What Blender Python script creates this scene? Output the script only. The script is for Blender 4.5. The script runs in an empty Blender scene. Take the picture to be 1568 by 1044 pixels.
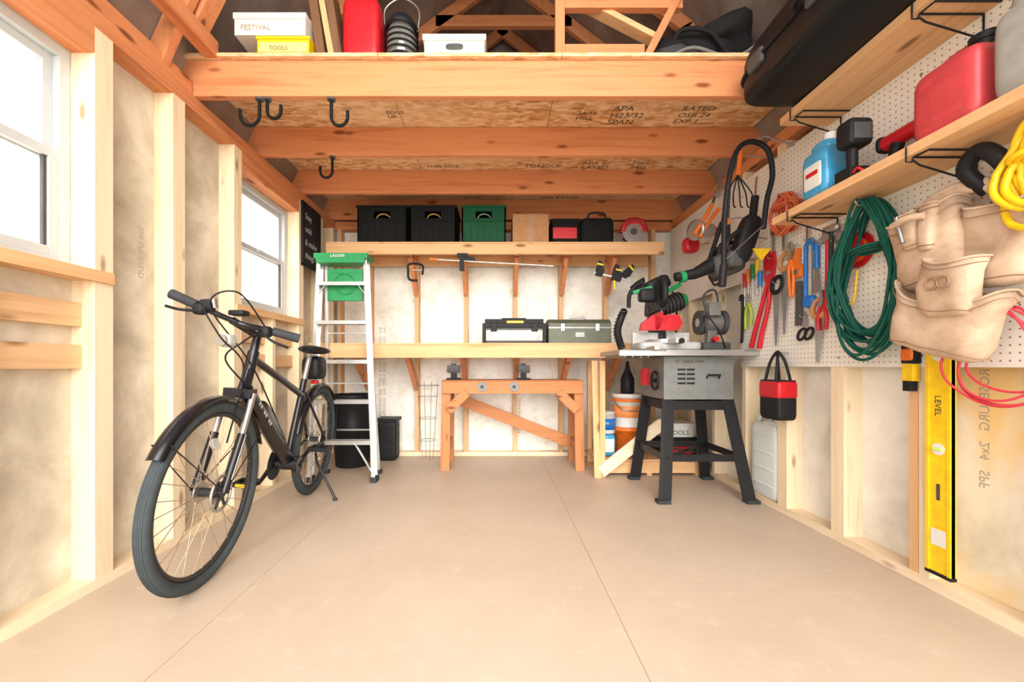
import bpy, math, random
from mathutils import Vector, Matrix, noise
random.seed(7)
R=math.radians
# ---------------------------------------------------------------- materials
MC={}
def nt(name):
    m=bpy.data.materials.new(name); m.use_nodes=True
    t=m.node_tree; b=t.nodes['Principled BSDF']; return m,t,b
def N(t,ty,**k):
    n=t.nodes.new(ty)
    for a,v in k.items(): setattr(n,a,v)
    return n
def pos(t,scale=(1,1,1),rot=(0,0,0)):
    g=N(t,'ShaderNodeNewGeometry'); mp=N(t,'ShaderNodeMapping')
    mp.inputs['Scale'].default_value=scale; mp.inputs['Rotation'].default_value=rot
    t.links.new(g.outputs['Position'],mp.inputs['Vector']); return mp.outputs[0]
def nz(t,vec,scale,detail=3,dist=0,rough=.55):
    n=N(t,'ShaderNodeTexNoise'); n.inputs['Scale'].default_value=scale
    n.inputs['Detail'].default_value=detail; n.inputs['Distortion'].default_value=dist
    n.inputs['Roughness'].default_value=rough
    t.links.new(vec,n.inputs['Vector']); return n.outputs['Fac']
def ramp(t,fac,stops):
    r=N(t,'ShaderNodeValToRGB'); cr=r.color_ramp
    while len(cr.elements)<len(stops): cr.elements.new(.5)
    for e,(p,c) in zip(cr.elements,stops):
        e.position=p; e.color=(c[0],c[1],c[2],1)
    t.links.new(fac,r.inputs[0]); return r.outputs[0]
def mixc(t,fac,a,b,mode='MIX'):
    m=N(t,'ShaderNodeMix',data_type='RGBA',blend_type=mode)
    if isinstance(fac,(int,float)): m.inputs[0].default_value=fac
    else: t.links.new(fac,m.inputs[0])
    for s,i in ((a,6),(b,7)):
        if isinstance(s,(tuple,list)): m.inputs[i].default_value=(s[0],s[1],s[2],1)
        else: t.links.new(s,m.inputs[i])
    return m.outputs[2]
def bump(t,b,h,st=.2,d=.002):
    n=N(t,'ShaderNodeBump'); n.inputs['Strength'].default_value=st; n.inputs['Distance'].default_value=d
    t.links.new(h,n.inputs['Height']); t.links.new(n.outputs[0],b.inputs['Normal'])
def mul(c,f): return tuple(min(1,x*f) for x in c)
def P(name,col,rough=.5,metal=0,var=.12,sc=25,alpha=None,trans=0):
    if name in MC: return MC[name]
    m,t,b=nt(name)
    f=nz(t,pos(t),sc,3)
    c=ramp(t,f,[(.3,mul(col,1-var)),(.7,mul(col,1+var))])
    t.links.new(c,b.inputs['Base Color'])
    b.inputs['Roughness'].default_value=rough; b.inputs['Metallic'].default_value=metal
    if max(col)<.1 and rough>.3: b.inputs['Specular IOR Level'].default_value=.22
    if trans: b.inputs['Transmission Weight'].default_value=trans
    if alpha: b.inputs['Alpha'].default_value=alpha
    MC[name]=m; return m
def wood(name,light,dark,axis='Z',rough=.6):
    key=name+axis
    if key in MC: return MC[key]
    m,t,b=nt(key)
    i='XYZ'.index(axis)
    s=[14,14,14]; s[i]=.9
    v=pos(t,tuple(s))
    f=nz(t,v,1.6,5,.9,.6)
    c=ramp(t,f,[(.25,dark),(.5,light),(.62,mul(light,1.04)),(.8,mixt(dark,light,.45))])
    low=nz(t,pos(t,(1,1,1)),1.7,2)
    c=mixc(t,ramp(t,low,[(.35,(.0,.0,.0)),(.75,(.55,.55,.55))]),c,mul(light,1.06))
    s2=[9,9,9]; s2[i]=3.0
    vo=N(t,'ShaderNodeTexVoronoi'); vo.inputs['Scale'].default_value=1.0
    t.links.new(pos(t,tuple(s2)),vo.inputs['Vector'])
    kn=ramp(t,vo.outputs['Distance'],[(.08,(1,1,1)),(.17,(0,0,0))])
    c=mixc(t,kn,c,mul(dark,.5))
    t.links.new(c,b.inputs['Base Color']); b.inputs['Roughness'].default_value=rough
    b.inputs['Specular IOR Level'].default_value=.3
    bump(t,b,f,.15)
    MC[key]=m; return m
def mixt(a,b,f): return tuple(a[i]*(1-f)+b[i]*f for i in range(3))
def osb(name,cols,scale=16,axis='X'):
    if name in MC: return MC[name]
    m,t,b=nt(name)
    def lay(rot,sc):
        vo=N(t,'ShaderNodeTexVoronoi'); vo.inputs['Scale'].default_value=sc
        vv=pos(t,(.55,1.5,1.5),rot)
        t.links.new(vv,vo.inputs['Vector'])
        s=N(t,'ShaderNodeSeparateColor'); t.links.new(vo.outputs['Color'],s.inputs[0]); return s.outputs[0]
    a=lay((0,.1,.5),scale*1.6); c2=lay((.1,0,-.9),scale*2.3)
    mm=N(t,'ShaderNodeMath',operation='ADD'); t.links.new(a,mm.inputs[0]); t.links.new(c2,mm.inputs[1])
    h=N(t,'ShaderNodeMath',operation='MULTIPLY'); t.links.new(mm.outputs[0],h.inputs[0]); h.inputs[1].default_value=.5
    c=ramp(t,h.outputs[0],[(.1,cols[0]),(.45,cols[1]),(.8,cols[2])])
    low=nz(t,pos(t),1.1,2)
    c=mixc(t,ramp(t,low,[(.42,(0,0,0)),(.6,(.45,.45,.45))]),c,cols[2])
    t.links.new(c,b.inputs['Base Color']); b.inputs['Roughness'].default_value=.7
    bump(t,b,h.outputs[0],.2)
    MC[name]=m; return m
def foil(name,a,c_,d,sc=2.2,fine=90,fs=.0,stain=None):
    if name in MC: return MC[name]
    m,t,b=nt(name)
    f=nz(t,pos(t),sc,6,.3,.62); g=nz(t,pos(t),fine,2)
    c=ramp(t,f,[(.32,a),(.5,c_),(.66,d)])
    if fs: c=mixc(t,ramp(t,g,[(.36,(fs,)*3),(.46,(0,0,0))]),c,mul(a,.8))
    if stain:
        h=nz(t,pos(t,(1,1,.6)),2.6,4,.4)
        c=mixc(t,ramp(t,h,[(.46,(0,0,0)),(.62,(.85,.85,.85))]),c,stain)
    t.links.new(c,b.inputs['Base Color']); b.inputs['Roughness'].default_value=.4
    bump(t,b,g,.08); MC[name]=m; return m

# wood families
LS=(.86,.71,.50); LD=(.74,.52,.30)
def stud(a='Z'): return wood('stud_pine',LS,LD,a)
JS=(.66,.265,.115); JD=(.47,.14,.05)
def jst(a='X'): return wood('joist_fir',JS,JD,a)
BS=(.76,.46,.235); BD=(.60,.30,.12)
def brd(a='X'): return wood('board_pine',BS,BD,a)
SS=(.52,.215,.085); SD=(.34,.12,.04)
def srd(a='X'): return wood('sawhorse_wood',SS,SD,a)
def bst(a='Z'): return wood('back_stud',(.72,.46,.25),(.55,.29,.13),a)
OSBC=osb('osb_ceiling',[(.46,.20,.07),(.72,.40,.18),(.86,.63,.39)])
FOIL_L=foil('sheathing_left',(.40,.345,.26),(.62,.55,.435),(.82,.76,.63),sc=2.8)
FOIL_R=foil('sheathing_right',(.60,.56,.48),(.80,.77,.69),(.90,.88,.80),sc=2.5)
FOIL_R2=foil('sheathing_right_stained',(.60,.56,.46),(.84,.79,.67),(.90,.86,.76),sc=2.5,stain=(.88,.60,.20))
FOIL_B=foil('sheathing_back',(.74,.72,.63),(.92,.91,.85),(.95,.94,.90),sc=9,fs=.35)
ROOFM=foil('roof_sheathing',(.16,.115,.10),(.28,.22,.195),(.38,.31,.28))
BLACK=P('black_plastic',(.013,.013,.015),.5)
CRATE=P('crate_black',(.007,.008,.008),.75)
DARK=P('dark_rubber',(.040,.044,.048),.7)
GREYD=P('dark_grey',(.08,.08,.08),.55)
STEEL=P('steel',(.50,.50,.49),.35,.9,.06)
ALU=P('aluminium',(.66,.68,.68),.32,.75,.05)
WHITE=P('white_plastic',(.74,.74,.71),.4,0,.03)
VINYL=P('white_vinyl',(.56,.60,.62),.4,0,.02)
PEWTER=P('pewter',(.27,.27,.26),.6,.2)
RED=P('red_plastic',(.55,.01,.02),.35)
REDC=P('red_can',(.55,.055,.065),.4)
ORNG=P('orange_plastic',(.80,.18,.02),.4)
YEL=P('yellow_paint',(.88,.58,.01),.35)
BLUE=P('blue_plastic',(.01,.16,.55),.35)
LBLUE=P('blue_fluid',(.05,.32,.58),.2)
GREEN=P('green_plastic',(.008,.25,.075),.4)
CGREEN=P('dark_green_plastic',(.006,.08,.035),.55)
DGREEN=P('dark_green_rope',(.006,.085,.06),.55)
GREY=P('grey_metal',(.28,.28,.27),.4,.5)
LGREY=P('light_grey_plastic',(.46,.46,.45),.45)
CARD=P('cardboard',(.46,.24,.11),.8)
def leather():
    m,t,b=nt('tan_leather')
    f=nz(t,pos(t),7,5,.4,.65); g=nz(t,pos(t),160,2)
    c=ramp(t,f,[(.28,(.38,.25,.16)),(.5,(.57,.41,.29)),(.72,(.70,.54,.40))])
    t.links.new(c,b.inputs['Base Color']); b.inputs['Roughness'].default_value=.85
    bump(t,b,g,.35,.001); return m
TAN=leather()
TAND=P('tan_leather_stitch',(.31,.18,.11),.8)
PAPER=P('paper_label',(.74,.73,.69),.7,0,.02)
DWOOD=wood('dark_handle',(.56,.26,.11),(.38,.15,.06),'Z')
INK=P('ink_print',(.08,.06,.05),.8)
INKG=P('grey_print',(.44,.38,.30),.8)
TRANSP=P('translucent_poly',(.72,.78,.77),.35,0,.03)
CHALK=P('chalk',(.42,.42,.40),.9)
SLATE=P('chalkboard_slate',(.020,.020,.023),.8)

def glassm():
    m,t,b=nt('window_glass')
    tr=N(t,'ShaderNodeBsdfTransparent'); gl=N(t,'ShaderNodeBsdfGlossy'); gl.inputs['Roughness'].default_value=.05
    mx=N(t,'ShaderNodeMixShader'); mx.inputs[0].default_value=.06
    t.links.new(tr.outputs[0],mx.inputs[1]); t.links.new(gl.outputs[0],mx.inputs[2])
    t.links.new(mx.outputs[0],t.nodes['Material Output'].inputs[0]); return m
GLASS=glassm()
def pegm():
    m,t,b=nt('pegboard_hardboard')
    g=N(t,'ShaderNodeNewGeometry'); s=N(t,'ShaderNodeSeparateXYZ'); t.links.new(g.outputs['Position'],s.inputs[0])
    def cell(o):
        a=N(t,'ShaderNodeMath',operation='MULTIPLY'); t.links.new(o,a.inputs[0]); a.inputs[1].default_value=1/.0254
        f=N(t,'ShaderNodeMath',operation='FRACT'); t.links.new(a.outputs[0],f.inputs[0])
        c=N(t,'ShaderNodeMath',operation='SUBTRACT'); t.links.new(f.outputs[0],c.inputs[0]); c.inputs[1].default_value=.5
        q=N(t,'ShaderNodeMath',operation='MULTIPLY'); t.links.new(c.outputs[0],q.inputs[0]); t.links.new(c.outputs[0],q.inputs[1]); return q.outputs[0]
    a=N(t,'ShaderNodeMath',operation='ADD'); t.links.new(cell(s.outputs[1]),a.inputs[0]); t.links.new(cell(s.outputs[2]),a.inputs[1])
    h=ramp(t,a.outputs[0],[(.013,(1,1,1)),(.022,(0,0,0))])
    base=ramp(t,nz(t,pos(t),3,3),[(.3,(.80,.76,.69)),(.7,(.88,.845,.78))])
    c=mixc(t,h,base,(.30,.22,.16)); t.links.new(c,b.inputs['Base Color']); b.inputs['Roughness'].default_value=.5
    return m
PEG=pegm()
def floorm():
    m,t,b=nt('floor_paint')
    f=nz(t,pos(t),1.3,6,.3,.6); g=nz(t,pos(t,(1,1,1)),14,4,0,.7); s=nz(t,pos(t,(1,1,1)),60,2)
    c=ramp(t,f,[(.3,(.50,.395,.305)),(.7,(.585,.475,.37))])
    c=mixc(t,ramp(t,g,[(.56,(0,0,0)),(.72,(.45,.45,.45))]),c,(.68,.57,.45))
    c=mixc(t,ramp(t,s,[(.23,(.55,.55,.55)),(.30,(0,0,0))]),c,(.36,.26,.18))
    t.links.new(c,b.inputs['Base Color']); 
    t.links.new(ramp(t,g,[(.3,(.40,)*3),(.7,(.56,)*3)]),b.inputs['Roughness'])
    bump(t,b,g,.08); return m
FLOOR=floorm()
SEAM=P('floor_gap',(.42,.31,.23),.8)

# ---------------------------------------------------------------- builder
def cr(pts,n=6,closed=False):
    p=[Vector(q) for q in pts]; L=len(p); out=[]
    rng=range(L) if closed else range(L-1)
    for i in rng:
        if closed: a,b,c,d=p[(i-1)%L],p[i],p[(i+1)%L],p[(i+2)%L]
        else:
            a=p[max(i-1,0)];b=p[i];c=p[i+1];d=p[min(i+2,L-1)]
        for j in range(n):
            t=j/n
            out.append(.5*((2*b)+(c-a)*t+(2*a-5*b+4*c-d)*t*t+(3*b-a-3*c+d)*t**3))
    if not closed: out.append(p[-1])
    return out
def se(a,e): return math.copysign(abs(a)**e,a)
class B:
    def __init__(s,name):
        s.name=name; s.v=[]; s.f=[]; s.mi=[]; s.sm=[]; s.mats=[]; s.M=Matrix.Identity(4)
    def add(s,vs,fs,m,smooth=False):
        base=len(s.v); s.v+=[s.M@Vector(v) for v in vs]
        if m not in s.mats: s.mats.append(m)
        k=s.mats.index(m)
        for f in fs: s.f.append([i+base for i in f]); s.mi.append(k); s.sm.append(smooth)
    def box(s,x0,x1,y0,y1,z0,z1,m):
        v=[(x,y,z) for x in(x0,x1) for y in(y0,y1) for z in(z0,z1)]
        s.add(v,[(0,1,3,2),(4,6,7,5),(0,4,5,1),(2,3,7,6),(0,2,6,4),(1,5,7,3)],m)
    def beam(s,p0,p1,w,h,m,up=(0,0,1)):
        p0=Vector(p0);p1=Vector(p1);d=(p1-p0).normalized();u=Vector(up)
        if abs(d.dot(u))>.98: u=Vector((0,1,0))
        sd=d.cross(u).normalized();u=sd.cross(d).normalized()
        v=[p+sd*a*w/2+u*b*h/2 for p in(p0,p1) for a in(-1,1) for b in(-1,1)]
        s.add(v,[(0,1,3,2),(4,6,7,5),(0,4,5,1),(2,3,7,6),(0,2,6,4),(1,5,7,3)],m)
    def tube(s,pts,r,m,seg=10,closed=False,sp=0):
        pts=cr(pts,sp,closed) if sp else [Vector(p) for p in pts]
        n=len(pts); rr=r if isinstance(r,(list,tuple)) else None
        vs=[];prev=None
        for i,p in enumerate(pts):
            if closed: d=pts[(i+1)%n]-pts[(i-1)%n]
            else: d=pts[min(i+1,n-1)]-pts[max(i-1,0)]
            d.normalize()
            if prev is None:
                a=Vector((0,0,1)) if abs(d.z)<.9 else Vector((1,0,0))
                u=d.cross(a).normalized()
            else:
                u=prev-d*prev.dot(d)
                if u.length<1e-5: u=d.orthogonal()
                u.normalize()
            prev=u; w=d.cross(u)
            if rr:
                q=i/(n-1)*(len(rr)-1); j=min(int(q),len(rr)-2); R_=rr[j]*(1-(q-j))+rr[j+1]*(q-j)
            else: R_=r
            for k in range(seg):
                a=2*math.pi*k/seg; vs.append(p+u*math.cos(a)*R_+w*math.sin(a)*R_)
        fs=[]
        for i in range(n if closed else n-1):
            j=(i+1)%n
            for k in range(seg):
                l=(k+1)%seg; fs.append((i*seg+k,i*seg+l,j*seg+l,j*seg+k))
        s.add(vs,fs,m,True)
        if not closed:
            s.add(vs[:seg],[tuple(range(seg))[::-1]],m); s.add(vs[-seg:],[tuple(range(seg))],m)
    def cyl(s,p0,p1,r,m,r1=None,seg=24):
        s.tube([p0,p1],[r,r if r1 is None else r1],m,seg)
    def ring(s,c,nrm,R_,r,m,n=40,seg=8,a0=0,a1=360,ref=None,sy=1):
        nrm=Vector(nrm).normalized(); u=(Vector(ref) if ref else nrm.orthogonal()).normalized(); w=nrm.cross(u)
        full=abs(a1-a0)>=360
        k=n if full else n+1
        pts=[Vector(c)+u*math.cos(R(a0+(a1-a0)*i/n))*R_+w*math.sin(R(a0+(a1-a0)*i/n))*R_*sy for i in range(k)]
        s.tube(pts,r,m,seg,closed=full)
    def lathe(s,prof,o,m,axis=(0,0,1),seg=28,smooth=True):
        o=Vector(o); ax=Vector(axis).normalized(); u=ax.orthogonal().normalized(); w=ax.cross(u)
        vs=[]
        for r,z in prof:
            for k in range(seg):
                a=2*math.pi*k/seg; vs.append(o+ax*z+(u*math.cos(a)+w*math.sin(a))*max(r,1e-4))
        fs=[(i*seg+k,i*seg+(k+1)%seg,(i+1)*seg+(k+1)%seg,(i+1)*seg+k) for i in range(len(prof)-1) for k in range(seg)]
        s.add(vs,fs,m,smooth)
        s.add(vs[:seg],[tuple(range(seg))[::-1]],m); s.add(vs[-seg:],[tuple(range(seg))],m)
    def sq(s,c,rad,m,e=.35,e2=None,rot=None,nu=36,nv=18,amp=0,fr=8):
        e2=e if e2 is None else e2
        c=Vector(c); Rm=rot if rot else Matrix.Identity(3)
        vs=[]
        for i in range(nv+1):
            ph=-math.pi/2+math.pi*i/nv
            for j in range(nu):
                th=2*math.pi*j/nu
                p=Vector((rad[0]*se(math.cos(ph),e)*se(math.cos(th),e2),rad[1]*se(math.cos(ph),e)*se(math.sin(th),e2),rad[2]*se(math.sin(ph),e)))
                q=c+Rm@p
                if amp:
                    q=q+Vector(noise.noise_vector(q*fr))*amp
                vs.append(q)
        fs=[(i*nu+j,i*nu+(j+1)%nu,(i+1)*nu+(j+1)%nu,(i+1)*nu+j) for i in range(nv) for j in range(nu)]
        s.add(vs,fs,m,True)
    def prism(s,pts,o,u,v,t,m):
        o=Vector(o);u=Vector(u);v=Vector(v);n=u.cross(v).normalized()
        a=[o+u*x+v*y-n*t/2 for x,y in pts]; b=[p+n*t for p in a]; k=len(pts)
        s.add(a+b,[tuple(range(k))[::-1],tuple(range(k,2*k))]+[(i,(i+1)%k,k+(i+1)%k,k+i) for i in range(k)],m)
    def loft(s,secs,m,cap0=True,cap1=True,smooth=True):
        k=len(secs[0]); vs=[p for q in secs for p in q]
        fs=[(i*k+j,i*k+(j+1)%k,(i+1)*k+(j+1)%k,(i+1)*k+j) for i in range(len(secs)-1) for j in range(k)]
        s.add(vs,fs,m,smooth)
        if cap0: s.add(secs[0],[tuple(range(k))[::-1]],m,smooth)
        if cap1: s.add(secs[-1],[tuple(range(k))],m,smooth)
    def text(s,txt,size,o,u,v,m,t=.0006):
        cu=bpy.data.curves.new('t','FONT'); cu.body=txt; cu.size=size; cu.extrude=t; cu.resolution_u=3
        ob=bpy.data.objects.new('t',cu); bpy.context.collection.objects.link(ob)
        bpy.context.view_layer.update()
        me=ob.evaluated_get(bpy.context.evaluated_depsgraph_get()).to_mesh()
        u=Vector(u).normalized();v=Vector(v).normalized();n=u.cross(v);o=Vector(o)
        vs=[o+u*q.co.x+v*q.co.y+n*q.co.z for q in me.vertices]; fs=[tuple(p.vertices) for p in me.polygons]
        s.add(vs,fs,m); bpy.data.objects.remove(ob); bpy.data.curves.remove(cu)
    def done(s,bevel=0,seg=2):
        xs=[v.x for v in s.v];ys=[v.y for v in s.v];zs=[v.z for v in s.v]
        o=Vector(((min(xs)+max(xs))/2,(min(ys)+max(ys))/2,min(zs)))
        me=bpy.data.meshes.new(s.name); me.from_pydata([v-o for v in s.v],[],s.f)
        for m in s.mats: me.materials.append(m)
        me.polygons.foreach_set('material_index',s.mi); me.polygons.foreach_set('use_smooth',s.sm); me.update()
        ob=bpy.data.objects.new(s.name,me); ob.location=o; bpy.context.collection.objects.link(ob)
        if bevel:
            b=ob.modifiers.new('bevel','BEVEL'); b.width=bevel; b.segments=seg; b.limit_method='ANGLE'; b.angle_limit=R(50)
        return ob

# ================================================================ ROOM SHELL
XL,XR,YB=-1.54,1.67,3.93
Y0=-.3
b=B('floor')
b.box(-1.65,1.78,Y0,4.04,-.06,-.003,SEAM)
g=.0009
for x0,x1,ys in ((-1.65,-.96,[Y0,1.9,4.04]),(-.96,.42,[Y0,4.04]),(.42,1.78,[Y0,1.557,4.04])):
    for a,c in zip(ys,ys[1:]): b.box(x0+g,x1-g,a+g,c-g,-.003,0,FLOOR)
b.done()
# left wall
WZ0,WZ1=1.225,2.06
O1=(.858,1.578); O2=(2.49,3.21)
b=B('wall_left')
xs0,xs1=-1.65,-1.63
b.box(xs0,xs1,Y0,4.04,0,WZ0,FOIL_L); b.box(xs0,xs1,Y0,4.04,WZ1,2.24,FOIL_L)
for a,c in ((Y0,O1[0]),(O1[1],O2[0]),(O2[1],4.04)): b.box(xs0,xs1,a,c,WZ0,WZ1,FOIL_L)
b.box(-1.63,XL,Y0,3.93,0,.038,stud('Y'))
b.box(-1.63,XL,Y0,3.93,2.16,2.197,jst('Y')); b.box(-1.632,XL-.002,Y0,3.93,2.199,2.235,jst('Y'))
for y in (0.0,.40,.78,.82,1.578,1.616,1.96,1.998,2.416,2.452,3.21,3.248,3.62,3.88):
    b.box(-1.63,XL,y+.0005,y+.0375,.038,2.16,stud('Z'))
for a,c in (O1,O2):
    b.box(-1.63,XL,a,c,WZ0-.038,WZ0,brd('Y')); b.box(-1.63,XL,a,c,WZ1,2.16,jst('Y'))
    b.box(-1.545,XL+.012,a-.06,c+.07,WZ0-.042,WZ0+.002,brd('Y'))
    m_=(a+c)/2; b.box(-1.63,XL,m_-.019,m_+.019,.038,WZ0-.038,stud('Z'))
    b.box(-1.70,-1.651,a-.03,a,WZ0-.03,WZ1+.03,VINYL); b.box(-1.70,-1.651,c,c+.03,WZ0-.03,WZ1+.03,VINYL)
    b.box(-1.70,-1.651,a,c,WZ0-.03,WZ0,VINYL); b.box(-1.70,-1.651,a,c,WZ1,WZ1+.03,VINYL)
for a,c in ((.44,1.22-.02),(1.24,1.578),(2.49,2.83),(2.87,3.21)):
    b.box(-1.63,-1.59,a,c,1.01,1.10,bst('Y')); b.box(-1.63,-1.59,a,c,.85,.94,bst('Y'))
b.text('2x4 SPF STUD',.04,(-1.6295,1.90,1.5),(0,0,-1),(0,-1,0),INKG)
b.done(.002)
# windows
def window(name,yy):
    a,c=yy; b=B(name); b.M=Matrix.Translation((-.048,0,0)); x0,x1=-1.645,-1.585; z0,z1=WZ0+.001,WZ1-.001; fw=.038
    a+=.001;c-=.001; e=.0004
    b.box(x0,x1,a,a+fw,z0,z1,VINYL); b.box(x0,x1,c-fw,c,z0,z1,VINYL)
    b.box(x0,x1,a+fw+e,c-fw-e,z0,z0+fw,VINYL); b.box(x0,x1,a+fw+e,c-fw-e,z1-fw,z1,VINYL)
    mz=(z0+z1)/2
    def sash(xa,xb,za,zb,dark):
        w=.034; za+=e; zb-=e; A=a+fw+e; C=c-fw-e
        b.box(xa,xb,A,A+w,za,zb,VINYL);b.box(xa,xb,C-w,C,za,zb,VINYL)
        b.box(xa,xb,A+w+e,C-w-e,za,za+w,VINYL);b.box(xa,xb,A+w+e,C-w-e,zb-w,zb,VINYL)
        xm=(xa+xb)/2
        b.add([(xm,A+w,za+w),(xm,C-w,za+w),(xm,C-w,zb-w),(xm,A+w,zb-w)],[(0,1,2,3)],GLASS)
        if dark: b.box(xm-.010,xm+.004,C-w-.013,C-w-.001,za+w+e,zb-w-e,GREYD)
    sash(-1.635,-1.612,mz-.02,z1-fw,False); sash(-1.611,-1.588,z0+fw,mz+.02,True)
    b.box(-1.587,-1.578,(a+c)/2-.03,(a+c)/2+.03,mz,mz+.018,VINYL)
    b.done(.0015)
window('window_1',O1); window('window_2',O2)
# right wall
b=B('wall_right')
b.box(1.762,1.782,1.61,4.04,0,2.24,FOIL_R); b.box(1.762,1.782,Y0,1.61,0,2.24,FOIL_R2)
b.box(XR+.002,1.762,Y0,3.93,0,.038,stud('Y')); b.box(XR+.002,1.762,Y0,3.93,2.16,2.235,jst('Y'))
for y in (0,.42,.81,1.2,1.59,1.98,2.018,2.37,2.408,2.76,3.15,3.54,3.89):
    b.box(XR+.002,1.762,y,y+.0378,.038,2.16,stud('Z'))
b.box(XR+.002,1.762,1.631,1.665,.038,2.16,brd('Z'))
b.text('ROSEBURG   2x4   SPF',.045,(1.7615,1.47,.85),(0,0,-1),(0,1,0),INKG)
b.done(.002)
b=B('pegboard')
b.box(XR-.005,XR,.35,2.80,.855,2.10,PEG); b.box(XR-.005,XR,2.803,3.90,1.42,2.15,PEG)
for z in (.9,1.3,1.7,2.0):
    for y in (.83,1.22,1.61,2.0,2.39,2.78): b.cyl((XR-.005,y,z),(XR-.008,y,z),.006,STEEL,seg=10)
b.done()
# back wall
b=B('wall_back')
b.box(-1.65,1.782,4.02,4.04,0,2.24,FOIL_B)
b.box(-1.54,1.67,YB,4.02,0,.038,stud('X')); b.box(-1.54,1.67,YB,4.02,2.16,2.235,jst('X'))
BX=(-1.50,-1.21,-.76,-.29,.18,.62,1.05,1.5)
for x in BX: b.box(x-.019,x+.019,YB,4.02,.038,2.16,bst('Z'))
for x in (-1.08,-1.12,.24):
    b.text('RIGID FOAM PANEL  4x8  TYPE II  RIGID FOAM PANEL  4x8',.04,(x,4.0195,.2),(0,0,1),(-1,0,0),INKG)
b.done(.002)
b=B('wall_gable_back')
RZ=4.1; KX,KZ=1.25,3.15; RX=.06
b.prism([(-1.66,2.24),(1.79,2.24),(KX+.06,KZ),(RX,RZ),(-KX+.0,KZ)],(0,4.03,0),(1,0,0),(0,0,1),.02,ROOFM)
for x in (-1.2,-.6,.06,.65,1.25): b.box(x-.019,x+.019,3.96,4.018,2.44,3.1,jst('Z'))
b.done()
# roof
b=B('ceiling')
def slab(p,q,t,m):
    p=Vector((p[0],0,p[1]));q=Vector((q[0],0,q[1])); d=(q-p).normalized(); n=Vector((-d.z,0,d.x))
    if n.z<0: n=-n
    vs=[]
    for y in (Y0,4.06):
        for a in (p,q):
            for k in (0,t): vs.append(a+n*k+Vector((0,y,0)))
    b.add(vs,[(0,1,3,2),(4,6,7,5),(0,4,5,1),(2,3,7,6),(0,2,6,4),(1,5,7,3)],m)
LP=[(-1.66,2.24),(-KX,KZ),(RX,RZ),(KX+.06,KZ),(1.79,2.24)]
for p,q in zip(LP,LP[1:]): slab(p,q,.02,ROOFM)
for y in (.1,.7,1.92,2.75,3.35,3.92):
    for p,q in zip(LP,LP[1:]):
        pv=Vector((p[0],y,p[1]));qv=Vector((q[0],y,q[1]));d=(qv-pv).normalized();n=Vector((-d.z,0,d.x))
        if n.z>0:n=-n
        b.beam(pv+n*.05,qv+n*.05,.038,.09,jst('X' if abs(d.x)>.8 else 'Z'),up=n)
    if y>2.5: b.beam((-.55+RX,y,RZ-.55*.72-.05),(.55+RX,y,RZ-.55*.72-.05),.038,.09,jst('X'))
b.done()
# ceiling joists, loft
b=B('ceiling_joists')
for y in (2.10,2.69,3.28,3.865): b.box(-1.63,1.755,y,y+.038,2.236,2.42,jst('X'))
b.done(.003)
b=B('loft_deck')
b.box(-1.60,-.60,2.075,3.95,2.421,2.439,OSBC); b.box(-.597,.33,2.075,3.95,2.421,2.439,OSBC); b.box(.333,1.68,2.075,3.95,2.421,2.439,OSBC)
for x,y,tx,sz in ((.71,2.52,'APA\nH23/32\nSPAN',.07),(1.13,2.52,'RATED\nOSB 24\nEXP 1',.065),(-.68,2.55,'EDGE\nUP',.045),(.50,2.56,'24/16\nMILL',.055),(.22,3.24,'TONGUE',.07),(.66,3.19,'APA 1\nRATED',.07),(1.05,3.19,'MILL\n24/0',.07),(-.55,3.24,'THIS SIDE',.06),(.4,3.84,'APA RATED',.07),(-.3,3.84,'EDGE',.06)):
    b.text(tx,sz,(x,y,2.4205),(1,0,0),(0,-1,0),INK,.0003)
b.done()
b=B('loft_frame')
b.box(.31,.36,2.16,2.20,2.44,3.35,jst('Z'))
b.beam((.77,2.18,2.44),(1.22,2.18,3.3),.038,.09,jst('Z'),up=(0,1,0))
b.box(.36,.78,2.16,2.20,2.44,2.55,jst('X')); b.box(.36,.98,2.16,2.20,2.74,2.83,jst('X'))
b.beam((.36,2.21,2.86),(.86,2.21,2.60),.03,.07,brd('X'),up=(0,1,0))
b.done(.003)
b=B('trim_1')   # purlin above left wall, toward the door
b.box(-1.48,-1.41,Y0,2.09,2.42,2.50,jst('Y'))
b.box(-1.59,-1.545,Y0,2.09,2.237,2.31,jst('Y'))
b.beam((-1.44,2.0,2.52),(-1.2,2.0,3.0),.04,.09,jst('Z'),up=(0,1,0))
b.done(.003)

# ================================================================ BENCH + SHELF
b=B('workbench')
b.box(-1.52,1.42,3.33,3.369,.925,1.028,brd('X')); b.box(-1.52,1.42,3.33,3.928,1.029,1.045,brd('X'))
b.box(-1.52,1.42,3.89,3.928,.94,1.028,brd('X'))
for x in BX[1:7]:
    b.box(x-.019,x+.019,3.37,3.89,.94,1.028,brd('Y'))
    b.beam((x,3.91,.66),(x,3.50,.97),.038,.08,jst('Z'),up=(0,0,1))
b.done(.002)
b=B('wall_shelf')
b.box(-1.45,1.43,3.50,3.538,1.81,1.90,brd('X')); b.box(-1.45,1.43,3.50,3.928,1.901,1.915,brd('X'))
b.box(-1.45,1.43,3.89,3.928,1.81,1.90,brd('X'))
for x in BX[1:7]:
    b.box(x-.019,x+.019,3.54,3.89,1.825,1.90,jst('Y'))
    b.beam((x,3.91,1.55),(x,3.66,1.84),.038,.08,jst('Z'))
b.done(.002)

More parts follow.
